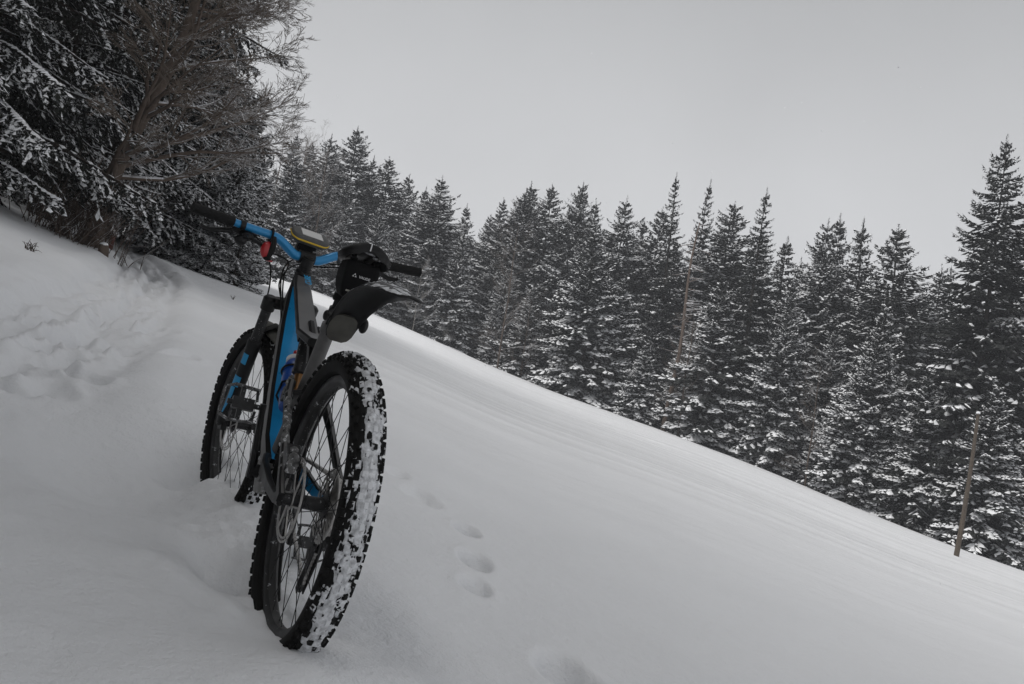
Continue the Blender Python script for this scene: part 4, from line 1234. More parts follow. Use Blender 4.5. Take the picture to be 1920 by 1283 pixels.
def spruce_far(name, H, Rb, seed, snow=.5, gap=0.0, narrow=1.0, crownlow=.02, thin=1.0, cone=.50):
    """forest spruce for 30 m and beyond"""
    rg = np.random.default_rng(seed)
    bl = Blades()
    h = H * crownlow + .2
    up = np.array([0, 0, 1.0])
    while h < H * .962:
        t = h / H
        Rr = Rb * narrow * (1 - math.exp(-(H - h) * cone * (.62 + .38 * min(1, (H - h) / 5)) / Rb)) * (1.0 - .22 * math.exp(-t * 9)) + .06
        nb = int(round((6.2 + 4.0 * (1 - t)) * thin))
        p0 = rg.uniform(0, 6.28)
        for k in range(nb):
            if rg.random() < gap * (1.2 - t): continue
            ph = p0 + 6.283 * k / nb + rg.normal(0, .25)
            L = Rr * rg.uniform(.62, 1.15)
            if rg.random() < .08: L *= 1.18
            bs_ = snow * min(1.9, rg.gamma(1.6, .62))
            rise = .15 + .42 * t ** 2 + rg.normal(0, .06); droop = .42 * (1 - t) + .12 + rg.normal(0, .05); tip = .10 + .06 * rg.random()
            n = max(6, int(L / .15))
            u = (np.arange(n) + rg.random(n) * .8) / n
            u = np.clip(.10 + .90 * u, 0, 1)
            o = np.array([0, 0, h + rg.normal(0, .08)])
            P = bough_curve(o, ph, L, rise, droop, tip, u)
            P2 = bough_curve(o, ph, L, rise, droop, tip, np.minimum(u + .06, 1.06))
            tg = P2 - P; tg /= np.linalg.norm(tg, axis=1, keepdims=True)
            sd = np.cross(tg, up); sd /= np.linalg.norm(sd, axis=1, keepdims=True)
            for s_ in (1, -1):
                ln = L * .34 * (1.02 - u) ** .7 * np.minimum(1, u * 3 + .2) * rg.uniform(.6, 1.25, n) + .11 * (1 - t) + .035
                ang = rg.uniform(.6, 1.15, n)[:, None]
                dr = tg * np.cos(ang) + sd * s_ * np.sin(ang) - up * rg.uniform(.22, .90, n)[:, None] * (1.12 - .50 * t)
                dr /= np.linalg.norm(dr, axis=1, keepdims=True)
                sf = np.where(rg.random(n) < bs_ * (.55 + .75 * u) * (1.15 - .35 * t), rg.uniform(.2, 1, n), 0)
                bl.add(P, P + dr * ln[:, None], .026 + .03 * (1 - t) + .19 * ln * rg.uniform(.7, 1.2, n), sf)
            # short hanging sprays beneath and the leading shoot
            hd = tg * .35 - up; hd /= np.linalg.norm(hd, axis=1, keepdims=True)
            bl.add(P, P + hd * (rg.uniform(.12, .42, n) * (1 - .5 * t))[:, None], np.full(n, .06), np.zeros(n))
            e0 = bough_curve(o, ph, L, rise, droop, tip, np.array([.80, 1.06]))
            bl.add(e0[:1], e0[1:], np.array([.03 + .04 * (1 - t)]), np.array([rg.random() if rg.random() < snow else 0.0]))
            if snow > .3:                           # snow cushions along the back of the bough
                q = np.arange(.20, .98, .13 / max(L, .5)); q = q + rg.normal(0, .02, len(q)); keep = rg.random(len(q)) < bs_ * .95; q = np.clip(q[keep], .1, .97)
                if len(q):
                    A_ = bough_curve(o, ph, L, rise, droop, tip, q) + up * .03; B_ = bough_curve(o, ph, L, rise, droop, tip, np.minimum(q + .26 / max(L, .5), 1.04)) + up * .03 + rg.normal(0, .05, (len(q), 3))
                    bl.add(A_, B_, rg.uniform(.05, .13, len(q)), rg.uniform(.5, 1, len(q)))
        h += (.34 + .14 * (1 - t)) * rg.uniform(.75, 1.25) * (H / 20) ** .3
    # leader
    m = 10
    hz = np.linspace(H * .945, H * .985, m)
    for q in range(m):
        a_ = rg.uniform(0, 6.28, 3); B_ = np.repeat([[0, 0, hz[q]]], 3, 0); T_ = B_ + np.stack([np.cos(a_) * (.20 - .015 * q), np.sin(a_) * (.20 - .015 * q), np.full(3, .10)], -1)
        bl.add(B_, T_, np.full(3, .022), np.zeros(3))
    bl.add(np.array([[0, 0, H * .91]]), np.array([[0, 0, H]]), np.array([.030]), np.zeros(1))
    return bl.mesh(name, [M_NEEDLE, M_TSNOW])

def spruce_near(name, H, Rb, seed, snow=.5, hmax=None, low=.04, thin=1.0, sag=1.0, step=.085, ns=13, rib=1.0):
    """close spruce: bough, hanging side branch, shoots"""
    rg = np.random.default_rng(seed)
    bl = Blades()
    up = np.array([0, 0, 1.0])
    h = max(.25, H * low)
    hmax = hmax or H * .98
    wood = MB()
    while h < hmax:
        t = h / H
        Rr = Rb * ((1 - t) ** .75) * (1 - .2 * math.exp(-t * 10)) + .15
        nb = int(round((4.5 + 3.0 * (1 - t)) * thin)); p0 = rg.uniform(0, 6.28)
        for k in range(nb):
            ph = p0 + 6.283 * k / nb + rg.normal(0, .25)
            L = Rr * rg.uniform(.6, 1.12)
            rise = .10 + .7 * t + rg.normal(0, .07); droop = (.40 * (1 - t) + .14 + rg.normal(0, .06)) * sag; tip = .12
            o = np.array([0, 0, h + rg.normal(0, .1)])
            c = bough_curve(o, ph, L, rise, droop, tip, np.linspace(0, 1, 6))
            wood.tube(c, [.012 + .012 * L * (1 - q / 5.2) for q in range(6)], 4, cap=False)
            nbk = max(4, int(L / step))
            u = np.clip(.12 + .88 * (np.arange(nbk) + rg.random(nbk)) / nbk, 0, 1)
            P = bough_curve(o, ph, L, rise, droop, tip, u); P2 = bough_curve(o, ph, L, rise, droop, tip, u + .05)
            tg = P2 - P; tg /= np.linalg.norm(tg, axis=1, keepdims=True)
            sd = np.cross(tg, up); sd /= np.linalg.norm(sd, axis=1, keepdims=True)
            bsnow = snow * rg.uniform(.35, 2.0)
            for s_ in (1, -1):
                ln = (L * .30 * (1.03 - u) ** .6 * np.minimum(1, u * 3 + .15) * rg.uniform(.6, 1.2, nbk) + .10)
                ang = rg.uniform(.55, 1.1, nbk)[:, None]
                dr = tg * np.cos(ang) + sd * s_ * np.sin(ang) - up * rg.uniform(.25, .9, nbk)[:, None] * sag
                dr /= np.linalg.norm(dr, axis=1, keepdims=True)
                v = (np.arange(ns) + .5) / ns
                lat = np.cross(dr, up); bend = rg.normal(0, .22, (nbk, 1)) * ln[:, None] * v[None] ** 2
                Q = P[:, None] + dr[:, None] * (ln[:, None] * v[None])[..., None] - up * (ln[:, None] * rg.uniform(.1, .55, (nbk, 1)) * v[None] ** 2)[..., None] + lat[:, None] * bend[..., None]
                Q = Q + rg.normal(0, .012, Q.shape)
                s2 = np.cross(dr, up); s2 /= np.linalg.norm(s2, axis=1, keepdims=True) + 1e-9
                sl = np.clip(ln[:, None] * .22 * (1.15 - v[None]), .035, .11) * rg.uniform(.7, 1.25, (nbk, ns))
                alt = np.where((np.arange(ns) % 2) == 0, 1, -1)[None, :, None]
                sdv = dr[:, None] * .75 + s2[:, None] * alt * rg.uniform(.4, .9, (nbk, ns, 1)) - up * rg.uniform(.05, .45, (nbk, ns, 1))
                lad = rg.random((nbk, 1)) < bsnow * (.40 + .6 * u[:, None])
                sf = np.where((rg.random((nbk, ns)) < .09) & lad, rg.uniform(.05, .5, (nbk, ns)), 0)
                bl.add(Q, Q + sdv * sl[..., None], .007 + sl * .10, sf)
                kk = np.nonzero(lad[:, 0])[0]      # snow lying along the laden side branches
                if len(kk):
                    Qa = Q[kk][:, 0:ns - 1] + up * .012; Qb = Q[kk][:, 1:ns] + (Q[kk][:, 1:ns] - Q[kk][:, 0:ns - 1]) * 1.3 + up * .008
                    wv = rib * rg.uniform(.014, .040, (len(kk), ns - 1)) * ((np.arange(ns - 1)[None] >= rg.integers(0, 4, (len(kk), 1))) & (np.arange(ns - 1)[None] <= rg.integers(4, ns, (len(kk), 1)))) * rg.uniform(.7, 1.7, (len(kk), 1))
                    g_ = wv > 0
                    bl.add(Qa[g_], Qb[g_], wv[g_], rg.uniform(.4, 1, int(g_.sum())))
            q = np.arange(.15, .98, .085 / max(L, .4)); q = q[rg.random(len(q)) < min(.95, bsnow * 1.3)]
            if len(q):
                A_ = bough_curve(o, ph, L, rise, droop, tip, q) + up * .02; B_ = bough_curve(o, ph, L, rise, droop, tip, np.minimum(q + .2 / max(L, .4), 1.03)) + up * .02
                bl.add(A_, B_, rg.uniform(.03, .09, len(q)), rg.uniform(.5, 1, len(q)))
        h += (.26 + .16 * (1 - t)) * rg.uniform(.8, 1.2)
    return bl.mesh(name, [M_NEEDLE_N, M_TSNOW], lift=.30, smin=.006), wood

def trunk_mesh(name, H, r0, mat, seed=0, n=9):
    rg = np.random.default_rng(seed)
    m = MB(); zs = np.linspace(-.6, H, 9)
    off = np.cumsum(rg.normal(0, .015, (9, 2)), 0)
    m.tube([(off[i, 0], off[i, 1], z) for i, z in enumerate(zs)], [max(.012, r0 * (1 - max(0, z) / H) ** .9 * (1.25 if i == 0 else 1)) for i, z in enumerate(zs)], n)
    me = bpy.data.meshes.new(name); me.from_pydata(m.v, [], m.f); me.materials.append(mat)
    me.polygons.foreach_set('use_smooth', [True] * len(m.f)); me.update()
    return me

# ---- the forest wall: a dozen grown shapes, each tree its own object
FAR = []
for k, (Rb, sn, gp_, nw, cl, th) in enumerate([(3.9, .55, .03, 1, .02, 1), (3.4, .48, .04, 1, .03, 1), (4.2, .66, .03, 1, .01, 1), (3.0, .45, .08, .95, .04, .95), (3.8, .72, .03, 1, .01, 1),
                                              (2.8, .42, .10, .95, .05, .9), (4.0, .58, .03, 1, .02, 1.05), (3.5, .50, .05, 1, .02, 1)]):
    H_ = 20.0
    FAR.append((spruce_far('spruce_crown', H_, Rb, 100 + k, sn, gp_, nw, cl, th, (.60, .50, .64, .40, .56, .36, .62, .47)[k]), trunk_mesh('spruce_trunk', H_ * .97, .20, M_TRUNK, k), H_))
BUSHY = []                                          # younger, snow-laden to the ground
for k, (H_, Rb, sn) in enumerate([(9, 2.5, .80), (12, 2.9, .70), (7, 2.2, .85), (10, 2.9, .6)]):
    BUSHY.append((spruce_far('spruce_crown', H_, Rb, 140 + k, sn, .02, 1, .01, 1.1), trunk_mesh('spruce_trunk', H_ * .97, .12, M_TRUNK, 20 + k), float(H_)))
OPEN = [(spruce_far('spruce_crown', 22.0, 3.4, 171, .12, .22, .9, .10, .8, .30), trunk_mesh('spruce_trunk', 21.3, .24, M_TRUNK, 31), 22.0)]   # loose-crowned old spruce

def plant(kind, x, y, H, label, group=None, rot=None, wide=1.0, cat='spruce', name='spruce_tree', z=None):
    cm_, tm_, h0 = kind
    z = gz(x, y) if z is None else z
    o = empty(name, (x, y, z - .15))
    s_ = H / h0
    o.scale = (s_ * wide, s_ * wide, s_)
    o.rotation_euler = (random.gauss(0, .022), random.gauss(0, .022), random.uniform(0, 6.28) if rot is None else rot)
    link('crown', cm_, o); link('trunk', tm_, o)
    return tag(o, label, cat, group)
def plant_tip(kind, px, py, Y, label, group=None, **kw):
    T = at(px, py, Y); g = gz(T[0], T[1])
    return plant(kind, T[0], T[1], T[2] - g + .15, label, group, z=g, **kw)

SKY_G = 'spruces whose tips stand against the sky'
# tips along the skyline: photo column/row of the tip, distance, kind
TIPS = [
    (560, 246, 58, 1, 'dark spruce tip showing just right of the bare beech crown'),
    (622, 247, 80, 0, 'tall spruce left of the tallest twin-topped pair behind the handlebar'),
    (680, 234, 82, 6, 'tallest spruce of the far forest, above the saddle'),
    (703, 285, 86, 3, 'narrow spruce at the right shoulder of the tallest far spruce'),
    (742, 292, 84, 1, 'pointed spruce standing alone right of the tallest pair'),
    (762, 318, 90, 7, None), (790, 346, 92, 3, None), (809, 356, 95, 5, None),
    (840, 328, 80, 0, 'spruce with a broad pointed top, first tall one right of the mudguard tip'),
    (880, 378, 92, 3, None), (915, 396, 95, 1, None), (940, 364, 86, 7, 'small pointed spruce in the middle dip of the skyline'),
    (966, 372, 92, 3, None),
    (985, 347, 84, 0, None), (1010, 339, 86, 2, None), (1046, 347, 84, 1, None), (1083, 337, 82, 6, 'slender spruce at the centre top of the forest wall'), (1104, 345, 85, 3, None),
    (1140, 370, 80, 7, None), (1172, 361, 78, 0, 'pointed spruce left of the loose twin-topped spruces'), (1206, 400, 84, 3, None), (1236, 384, 80, 1, None),
    (1345, 420, 80, 7, None), (1375, 374, 72, 6, 'dense spruce with a rounded shoulder between two loose dark tops'),
    (1410, 425, 76, 1, None), (1478, 440, 74, 3, None),
    (1520, 480, 76, 7, None), (1553, 404, 66, 0, 'spruce with a square shouldered top in the right-hand group'), (1595, 396, 68, 3, 'thin spruce tip right beside the square shouldered one'),
    (1648, 399, 64, 5, 'tall pale spruce with upswept thin branches in the right-hand group'), (1703, 417, 60, 1, 'spruce with an open ladder-like top left of the big dark one'),
    (1760, 488, 66, 7, 'low pale spruce top in the gap beside the big dark spruce'), (1800, 492, 64, 3, 'slim spruce tip touching the big dark spruce at the right edge'),
]
for px, py, Y, k, lab in TIPS:
    plant_tip(FAR[k], px, py, Y, lab or 'far grey spruce tip in the unbroken row of the forest skyline', SKY_G, wide=random.uniform(1.0, 1.45))
plant_tip(OPEN[0], 1286, 318, 70, 'tall dark spruce with a loose ragged top behind the dead trunk', SKY_G, rot=1.0, wide=1.0)
plant_tip(OPEN[0], 1317, 330, 72, 'second loose dark spruce close right of the ragged one', SKY_G, rot=3.9, wide=1.0)
plant_tip(OPEN[0], 1440, 349, 60, 'dark spruce with long bent drooping arms and an open top', SKY_G, rot=2.2, wide=1.2)
plant_tip((spruce_far('spruce_crown', 24.0, 3.9, 190, .22, .06, 1, .03, 1.05, .50), trunk_mesh('spruce_trunk', 23.2, .26, M_TRUNK, 44), 24.0), 1895, 238, 46, 'big dark spruce at the right edge of the photo, taller than all around it', SKY_G)
plant_tip(FAR[1], 1975, 250, 47, 'dark spruce half cut off by the right edge of the photo', SKY_G)

# ---- rows in front of and behind the skyline trees
FR_G = 'snowy spruces along the front of the forest'
def edge_at(az): return float(np.interp(az, EAZ, EDD))
def row(n, az0, az1, back, spread, hlo, hhi, kinds, lab, grp, wide=(.95, 1.2), jit=.5):
    for k in range(n):
        az = az0 + (az1 - az0) * (k + .5 + random.uniform(-jit, jit)) / n
        d = edge_at(az) + back + random.uniform(0, spread)
        x, y = math.sin(az) * d, math.cos(az) * d
        plant(random.choice(kinds), x, y, random.uniform(hlo, hhi), lab, grp, wide=random.uniform(*wide))
A0, A1 = -.30, .56
row(20, A0, A1, 1.5, 3.0, 8.5, 15.0, BUSHY, 'young snow-laden spruce at the meadow edge with boughs down to the snow', FR_G, (1.0, 1.35))
row(22, A0, A1, 5.0, 5.0, 12.0, 17.0, FAR[:3] + FAR[4:5] + FAR[6:8], 'half-grown snow-dusted spruce inside the forest wall', 'spruces inside the forest wall', (1.0, 1.3))
SKL = ([540, 600, 700, 800, 900, 1000, 1200, 1400, 1500, 1700, 1780, 1850, 1960], [330, 330, 340, 395, 425, 395, 425, 445, 500, 480, 520, 520, 450])
for k in range(34):
    px = 560 + (1950 - 560) * (k + random.random()) / 34
    py = float(np.interp(px, *SKL)) + random.uniform(5, 75)
    plant_tip(random.choice(FAR), px, py, float(np.interp(px, [560, 1000, 1900], [88, 92, 62])) + random.uniform(-6, 8), 'dusky spruce crown half hidden behind the skyline trees', 'half hidden spruces behind the skyline trees', wide=random.uniform(1.25, 1.6))
row(26, A0, A1, 14.0, 14.0, 14.0, 17.5, FAR, 'dark spruce deep inside the forest behind the front trees', 'spruces deep in the forest', (1.05, 1.4))

def pixx(o):
    q = np.array(o.location) + np.array([0, 0, 2.0]) - CAM
    return 960 + FPX * float(q @ _rt) / float(q @ _fw)
ORD = ['first', 'second', 'third', 'fourth', 'fifth', 'sixth', 'seventh', 'eighth', 'ninth', 'tenth', 'eleventh', 'twelfth']
def relabel(objs, marks, fmt, xs=None):
    """give each of a row its own label: its count from the nearest landmark"""
    its = sorted([((xs[o.name] if xs else pixx(o)), o) for o in objs], key=lambda q: q[0])
    for i, (x, o) in enumerate(its):
        best = None
        for mx, mn in marks:
            k = sum(1 for x2, _ in its if min(mx, x) < x2 < max(mx, x))
            if best is None or k < best[0]: best = (k, mn, 'right' if x > mx else 'left')
        o['label'] = fmt.format(n=ORD[min(best[0], 11)], side=best[2], mark=best[1])
MARKS = [(790, 'mudguard tip'), (940, 'brown leafless tree at mid edge'), (1243, 'dead trunk'), (1530, 'brown tree in the dark gap'), (1793, 'wooden pole')]
relabel([o for o in COL.objects if o.get('group') == FR_G], MARKS, '{n} young snowy spruce {side} of the {mark}')
_tx = {}
for o in COL.objects:
    if str(o.get('label', '')).startswith('far grey spruce tip'):
        p_ = np.array(o.location) + np.array([0, 0, o.scale[2] * 20.0]) - CAM
        _tx[o.name] = 960 + FPX * float(p_ @ _rt) / float(p_ @ _fw)
relabel([COL.objects[n_] for n_ in _tx], [(742, 'pointed spruce after the tallest pair'), (840, 'first tall broad-topped spruce'), (1083, 'slender centre spruce'), (1286, 'ragged loose-topped spruce'), (1440, 'open-topped drooping spruce'), (1553, 'square-shouldered spruce')],
        '{n} plain spruce tip {side} of the {mark}', _tx)

# trees that stand out at the meadow edge
def edge_tree(kind, px, Y, H, label, wide=1.0, grp='single spruces at the meadow edge', rot=None):
    d = ray(px, 641.5); x = d[0] * Y; y = Y
    return plant(kind, x, y, H, label, grp, wide=wide, rot=rot)
edge_tree(BUSHY[0], 1345, 60, 13.5, 'bushy spruce heavy with bright snow just right of the dead trunk', 1.35)
edge_tree(BUSHY[1], 1465, 58, 15.5, 'full snow-laden spruce below the open dark top', 1.2)
edge_tree(BUSHY[3], 1100, 68, 15.0, 'wide snow-laden spruce left of the dead trunk at the meadow edge', 1.35)
edge_tree(BUSHY[2], 1210, 63, 6.5, 'low snow-covered spruce at the foot of the dead trunk', 1.4)
edge_tree(BUSHY[1], 1640, 50, 12.5, 'snow-laden spruce in front of the right-hand group, left of the pole', 1.25)
edge_tree(BUSHY[0], 1760, 47, 10.5, 'snow-laden spruce directly left of the wooden pole', 1.3)
edge_tree(BUSHY[3], 1880, 43, 10.0, 'snowy young spruce right of the wooden pole at the edge of the photo', 1.3)

# ---- bare trees
def branch_tree(name, trunk_pts, trunk_r, seed, nlimb, limb_len, bias=None, twig=1.0, levels=3, upb=.15, hmin=.15, mat=None, spread=1.0, tmin=.0022):
    """bare broadleaf: limbs, branches and fine twigs as tapering tubes"""
    rg = np.random.default_rng(seed)
    wood, fine = MB(), MB()
    TP = [np.array(p, float) for p in trunk_pts]
    wood.tube(TP, trunk_r, 10)
    cum = np.concatenate([[0], np.cumsum([np.linalg.norm(TP[i + 1] - TP[i]) for i in range(len(TP) - 1)])])
    up = np.array([0, 0, 1.0])
    def grow(o, d, L, r, lev):
        n = (6, 6, 4, 3, 2)[min(lev, 4)]
        pts = [o]; p = o.copy(); dd = d.copy()
        for k in range(n):
            dd = dd + rg.normal(0, .11 if lev < 3 else .16, 3) + up * (upb * (.10 if lev < 2 else .05))
            dd /= np.linalg.norm(dd); p = p + dd * L / n; pts.append(p.copy())
        rr_ = [max(tmin, r * (1 - .85 * k / n)) for k in range(n + 1)]
        (wood if lev < 2 else fine).tube(pts, rr_, 6 if lev < 2 else 3, cap=False)
        if lev >= levels: return
        nchild = {1: int(9 * twig), 2: int(8 * twig), 3: 6}[lev] if lev in (1, 2, 3) else 5
        for c in range(nchild):
            f = rg.uniform(.30, 1.0) * n; i = min(int(f), n - 1); q = pts[i] + (pts[i + 1] - pts[i]) * (f - i)
            td = pts[i + 1] - pts[i]; td /= np.linalg.norm(td)
            sd_ = np.cross(td, rg.normal(0, 1, 3)); sd_ /= np.linalg.norm(sd_) + 1e-9
            if lev >= 1: sd_[2] *= .55
            a_ = rg.uniform(.35, .85) * spread
            cd = td * math.cos(a_) + sd_ * math.sin(a_)
            cd /= np.linalg.norm(cd)
            grow(q, cd, L * rg.uniform(.32, .62) * (1.1 - .5 * f / n), rr_[i] * .55, lev + 1)
    for k in range(nlimb):
        f = hmin + (1 - hmin) * (k + rg.uniform(.2, .8)) / nlimb
        s_ = f * cum[-1]; i = min(int(np.searchsorted(cum, s_)) - 1, len(TP) - 2); i = max(i, 0)
        q = TP[i] + (TP[i + 1] - TP[i]) * ((s_ - cum[i]) / (cum[i + 1] - cum[i]))
        ph = rg.uniform(0, 6.283) if bias is None else bias + rg.normal(0, .95)
        el = rg.uniform(.05, .55) + .35 * f
        d = np.array([math.cos(ph) * math.cos(el), math.sin(ph) * math.cos(el), math.sin(el)])
        grow(q, d, limb_len * rg.uniform(.65, 1.15) * (1.1 - .55 * f), float(np.interp(s_, cum, trunk_r)) * .42, 1)
    return wood, fine

def build_bare(name, wf, mats, loc, label, cat, rot=0, group=None):
    o = empty(name, loc); o.rotation_euler = (0, 0, rot)
    for part, m in zip(('trunk', 'twigs'), wf):
        me = m if isinstance(m, bpy.types.Mesh) else None
        if me is None:
            me = mesh_np(part, np.array(m.v), [np.array([f for f in m.f if len(f) == 4]), np.array([f for f in m.f if len(f) == 3])] if any(len(f) == 3 for f in m.f) else np.array([f for f in m.f if len(f) == 4]), mats[0] if part == 'trunk' else mats[1], smooth=(part == 'trunk'))
        link(part, me, o)
    return tag(o, label, cat, group)

# the big beech beside the path: its trunk leans out over the meadow
bp0 = hit(172, 462)
bp0 = np.array([bp0[0], bp0[1], gz(bp0[0], bp0[1])])
Yb = bp0[1]
tr = [bp0 - np.array([0, 0, .3])] + [at(x, y, Yb + dy) for x, y, dy in ((172, 452, 0), (182, 415, 0), (203, 350, .1), (240, 270, .1), (285, 190, .2), (322, 120, .3), (352, 50, .4), (375, -20, .5), (395, -110, .6), (410, -220, .8), (420, -340, 1.0))]
tr = [p - bp0 for p in tr]
beech = branch_tree('beech', tr, [.22, .185, .155, .13, .115, .10, .09, .08, .07, .055, .04, .025], 5, 40, 2.75, bias=.15, twig=1.12, levels=4, upb=.30, hmin=.14, tmin=.0034)
build_bare('beech_tree', beech, (M_BEECH, M_TWIG), tuple(bp0), 'bare brown beech leaning over the path with a wide spray of fine twigs', 'beech')
# stem shoots round its foot
bsh = MB(); rgs = np.random.default_rng(3)
for k in range(230):
    a_ = rgs.uniform(0, 6.28); rr_ = abs(rgs.normal(0, .40)) + .12
    p = np.array([math.cos(a_) * rr_ - .28, math.sin(a_) * rr_ * .7 - .1, 0]); p[2] = gz(p[0] + bp0[0], p[1] + bp0[1]) - bp0[2] - .05
    d = np.array([rgs.normal(.12, .28), rgs.normal(0, .25), 1.0]); d /= np.linalg.norm(d); L = rgs.uniform(.4, 1.7)
    q = [p]
    for i in range(4): d = d + rgs.normal(0, .12, 3); d /= np.linalg.norm(d); q.append(q[-1] + d * L / 4)
    bsh.tube(q, [.008, .007, .006, .004, .002], 3, cap=False)
    for i in range(3):
        w_ = rgs.integers(1, 4); d2 = d + rgs.normal(0, .5, 3); d2 /= np.linalg.norm(d2)
        bsh.tube([q[w_], q[w_] + d2 * L * .25], [.004, .0015], 3, cap=False)
o = link('shrub', mesh_np('shrub', np.array(bsh.v), np.array(bsh.f), M_BEECH)); o.location = tuple(bp0)
tag(o, 'thicket of thin brown shoots growing round the foot of the beech trunk', 'shrub')

# ---- spruces on the left, close by
NEAR_M = []
for k, (H_, Rb, sn, hm, lo) in enumerate([(22, 3.0, .90, 10.2, .035), (24, 2.9, .78, 11.2, .05)]):
    cm_, wd = spruce_near('spruce_crown', H_, Rb, 200 + k, sn, hm, lo, thin=.88)
    NEAR_M.append((cm_, wd, trunk_mesh('spruce_trunk', H_ * .97, .19, M_TRUNK, 50 + k), float(H_)))
YNG = []
for k, (H_, Rb, sn) in enumerate([(4.6, 1.5, 1.3), (3.4, 1.4, 1.6)]):
    cm_, wd = spruce_near('spruce_crown', H_, Rb, 230 + k, sn, None, .03, thin=1.15, sag=.85, step=.055, ns=12, rib=1.5)
    YNG.append((cm_, wd, trunk_mesh('spruce_trunk', H_ * .97, .06, M_TRUNK, 60 + k), float(H_)))
_wm = {}
def plant_near(kind, x, y, H, label, rot, wide=1.0, lean=(0, 0)):
    cm_, wd, tm_, h0 = kind
    z = gz(x, y)
    o = empty('spruce_tree', (x, y, z - .1)); s_ = H / h0
    o.scale = (s_ * wide, s_ * wide, s_); o.rotation_euler = (lean[0], lean[1], rot)
    link('crown', cm_, o); link('trunk', tm_, o)
    if id(wd) not in _wm:
        me = bpy.data.meshes.new('boughs'); me.from_pydata(wd.v, [], wd.f); me.materials.append(M_TRUNK); _wm[id(wd)] = me
    link('bough', _wm[id(wd)], o)
    return tag(o, label, 'spruce', 'big spruces beside the path')
def np_at(px, Y): d = ray(px, 641.5); return d[0] * Y, Y
x, y = np_at(-150, 11.5); plant_near(NEAR_M[0], x, y, 22, 'nearest big spruce, cut off by the left edge of the photo', 1.5)
x, y = np_at(30, 14.8);  plant_near(NEAR_M[1], x, y, 23, 'big dark spruce with snowy hanging boughs left of the beech', 2.1)
x, y = np_at(150, 17.5); plant_near(NEAR_M[0], x, y, 24, 'big spruce standing directly behind the beech trunk', 3.6)
x, y = np_at(238, 20.0); plant_near(NEAR_M[1], x, y, 25, 'spruce right of the beech trunk whose snowy lower boughs reach out over the path', 5.0, 1.05)
x, y = np_at(-20, 19.0); plant_near(NEAR_M[1], x, y, 24, 'shaded spruce in the dark behind the big spruces at the left edge', 1.0)
x, y = np_at(215, 24.0); plant_near(NEAR_M[0], x, y, 25, 'spruce in the dark behind the bend of the path', .9)
x, y = np_at(110, 24.0); plant_near(NEAR_M[1], x, y, 24, 'spruce far back in the dark between the near trunks', 4.2)
x, y = np_at(325, 27.0); plant_near(NEAR_M[0], x, y, 9.5, 'spruce behind the young snowy ones, left of the handlebar grip', 2.8, .95)
x, y = np_at(392, 18.4); plant_near(YNG[0], x, y, 3.0, 'young snow-covered spruce at the rim of the slope beside the left handlebar grip', .3)
x, y = np_at(345, 18.8); plant_near(YNG[1], x, y, 2.2, 'low snow-covered young spruce in the middle of the row by the path', 1.9, 1.1)
x, y = np_at(300, 19.4); plant_near(YNG[0], x, y, 2.3, 'snow-covered young spruce nearest to the bend of the path', 4.4, 1.1)
x, y = np_at(372, 21.0); plant_near(YNG[0], x, y, 4.2, 'taller young spruce behind the low snowy ones', 2.6)
for x, y, H_, k_, r_ in ((-8.4, 1.4, 22, .5, 1.1), (-6.9, -2.2, 23, .5, 3.7), (-9.0, -6.0, 22, 0, 5.2), (-6.6, -9.0, 23, 1, .4), (-12.0, -2.0, 24, 1, 2.2), (-12.6, 8.2, 23, .5, 4.4)):
    plant(FAR[int(k_ * 2)], x, y, H_, 'unseen spruce added for shade, left of and behind the viewer', 'unseen spruces added for shade', rot=r_, wide=1.0)  # out-of-view trees added to darken the foreground and left-hand snow
for px, Y, H_, k_, lab, wd_ in ((282, 19.0, 2.6, 1, 'wide low young spruce right beside the bend of the path', 1.35), (345, 20.5, 4.6, 0, 'young spruce standing back between the big spruce and the snowy row', 1.15), (420, 18.0, 1.7, 1, 'smallest snow-covered spruce at the right end of the row, its boughs on the snow', 1.2), (385, 24.0, 5.5, 0, 'half-grown spruce above the left brake lever', 1.0)):
    x, y = np_at(px, Y); plant_near(YNG[k_], x, y, H_, lab, px * .7, wd_)
for n_, (px, Y, H_) in enumerate([(455, 66, 11), (505, 68, 11.5), (535, 70, 12), (585, 74, 13), (640, 77, 13), (430, 64, 12), (480, 70, 11.5)]):
    x, y = np_at(px, Y); plant(FAR[(n_ * 3 + 1) % 8], x, y, H_, 'dark spruce among the brown trees behind the left handlebar', 'spruces behind the left handlebar', wide=1.15)

relabel([o for o in COL.objects if o.get('group') == 'spruces behind the left handlebar'], [(500, 'red bike lamp'), (650, 'saddle')], '{n} dark spruce {side} of the {mark}, behind the brown trees')
# ---- brown leafless trees and frosted bushes among the spruces
def bare_mesh(seed, H, nl, ll, mats, tw=1.0, lv=3, r0=.13):
    w, f = branch_tree('b', [(0, 0, -.3), (.02, .03, H * .25), (-.05, .02, H * .5), (.04, -.05, H * .75), (0, 0, H)], [r0 * .6, r0 * .5, r0 * .4, r0 * .25, .012], seed, nl, ll, None, tw, lv, .7, .12)
    out_ = []
    for part, m, mt in (('trunk', w, mats[0]), ('twigs', f, mats[1])):
        q4 = np.array([f_ for f_ in m.f if len(f_) == 4]);
        out_.append(mesh_np(part, np.array(m.v), q4, mt, smooth=(part == 'trunk')))
    return out_
BARE = [bare_mesh(301, 11, 26, 3.0, (M_BEECH, M_TWIG), 1.1), bare_mesh(302, 9, 24, 2.8, (M_BEECH, M_TWIG), 1.1)]
FROST = [bare_mesh(310, 4.5, 16, 1.9, (M_BIRCH, M_BIRCH), 1.0, 3, .05)]
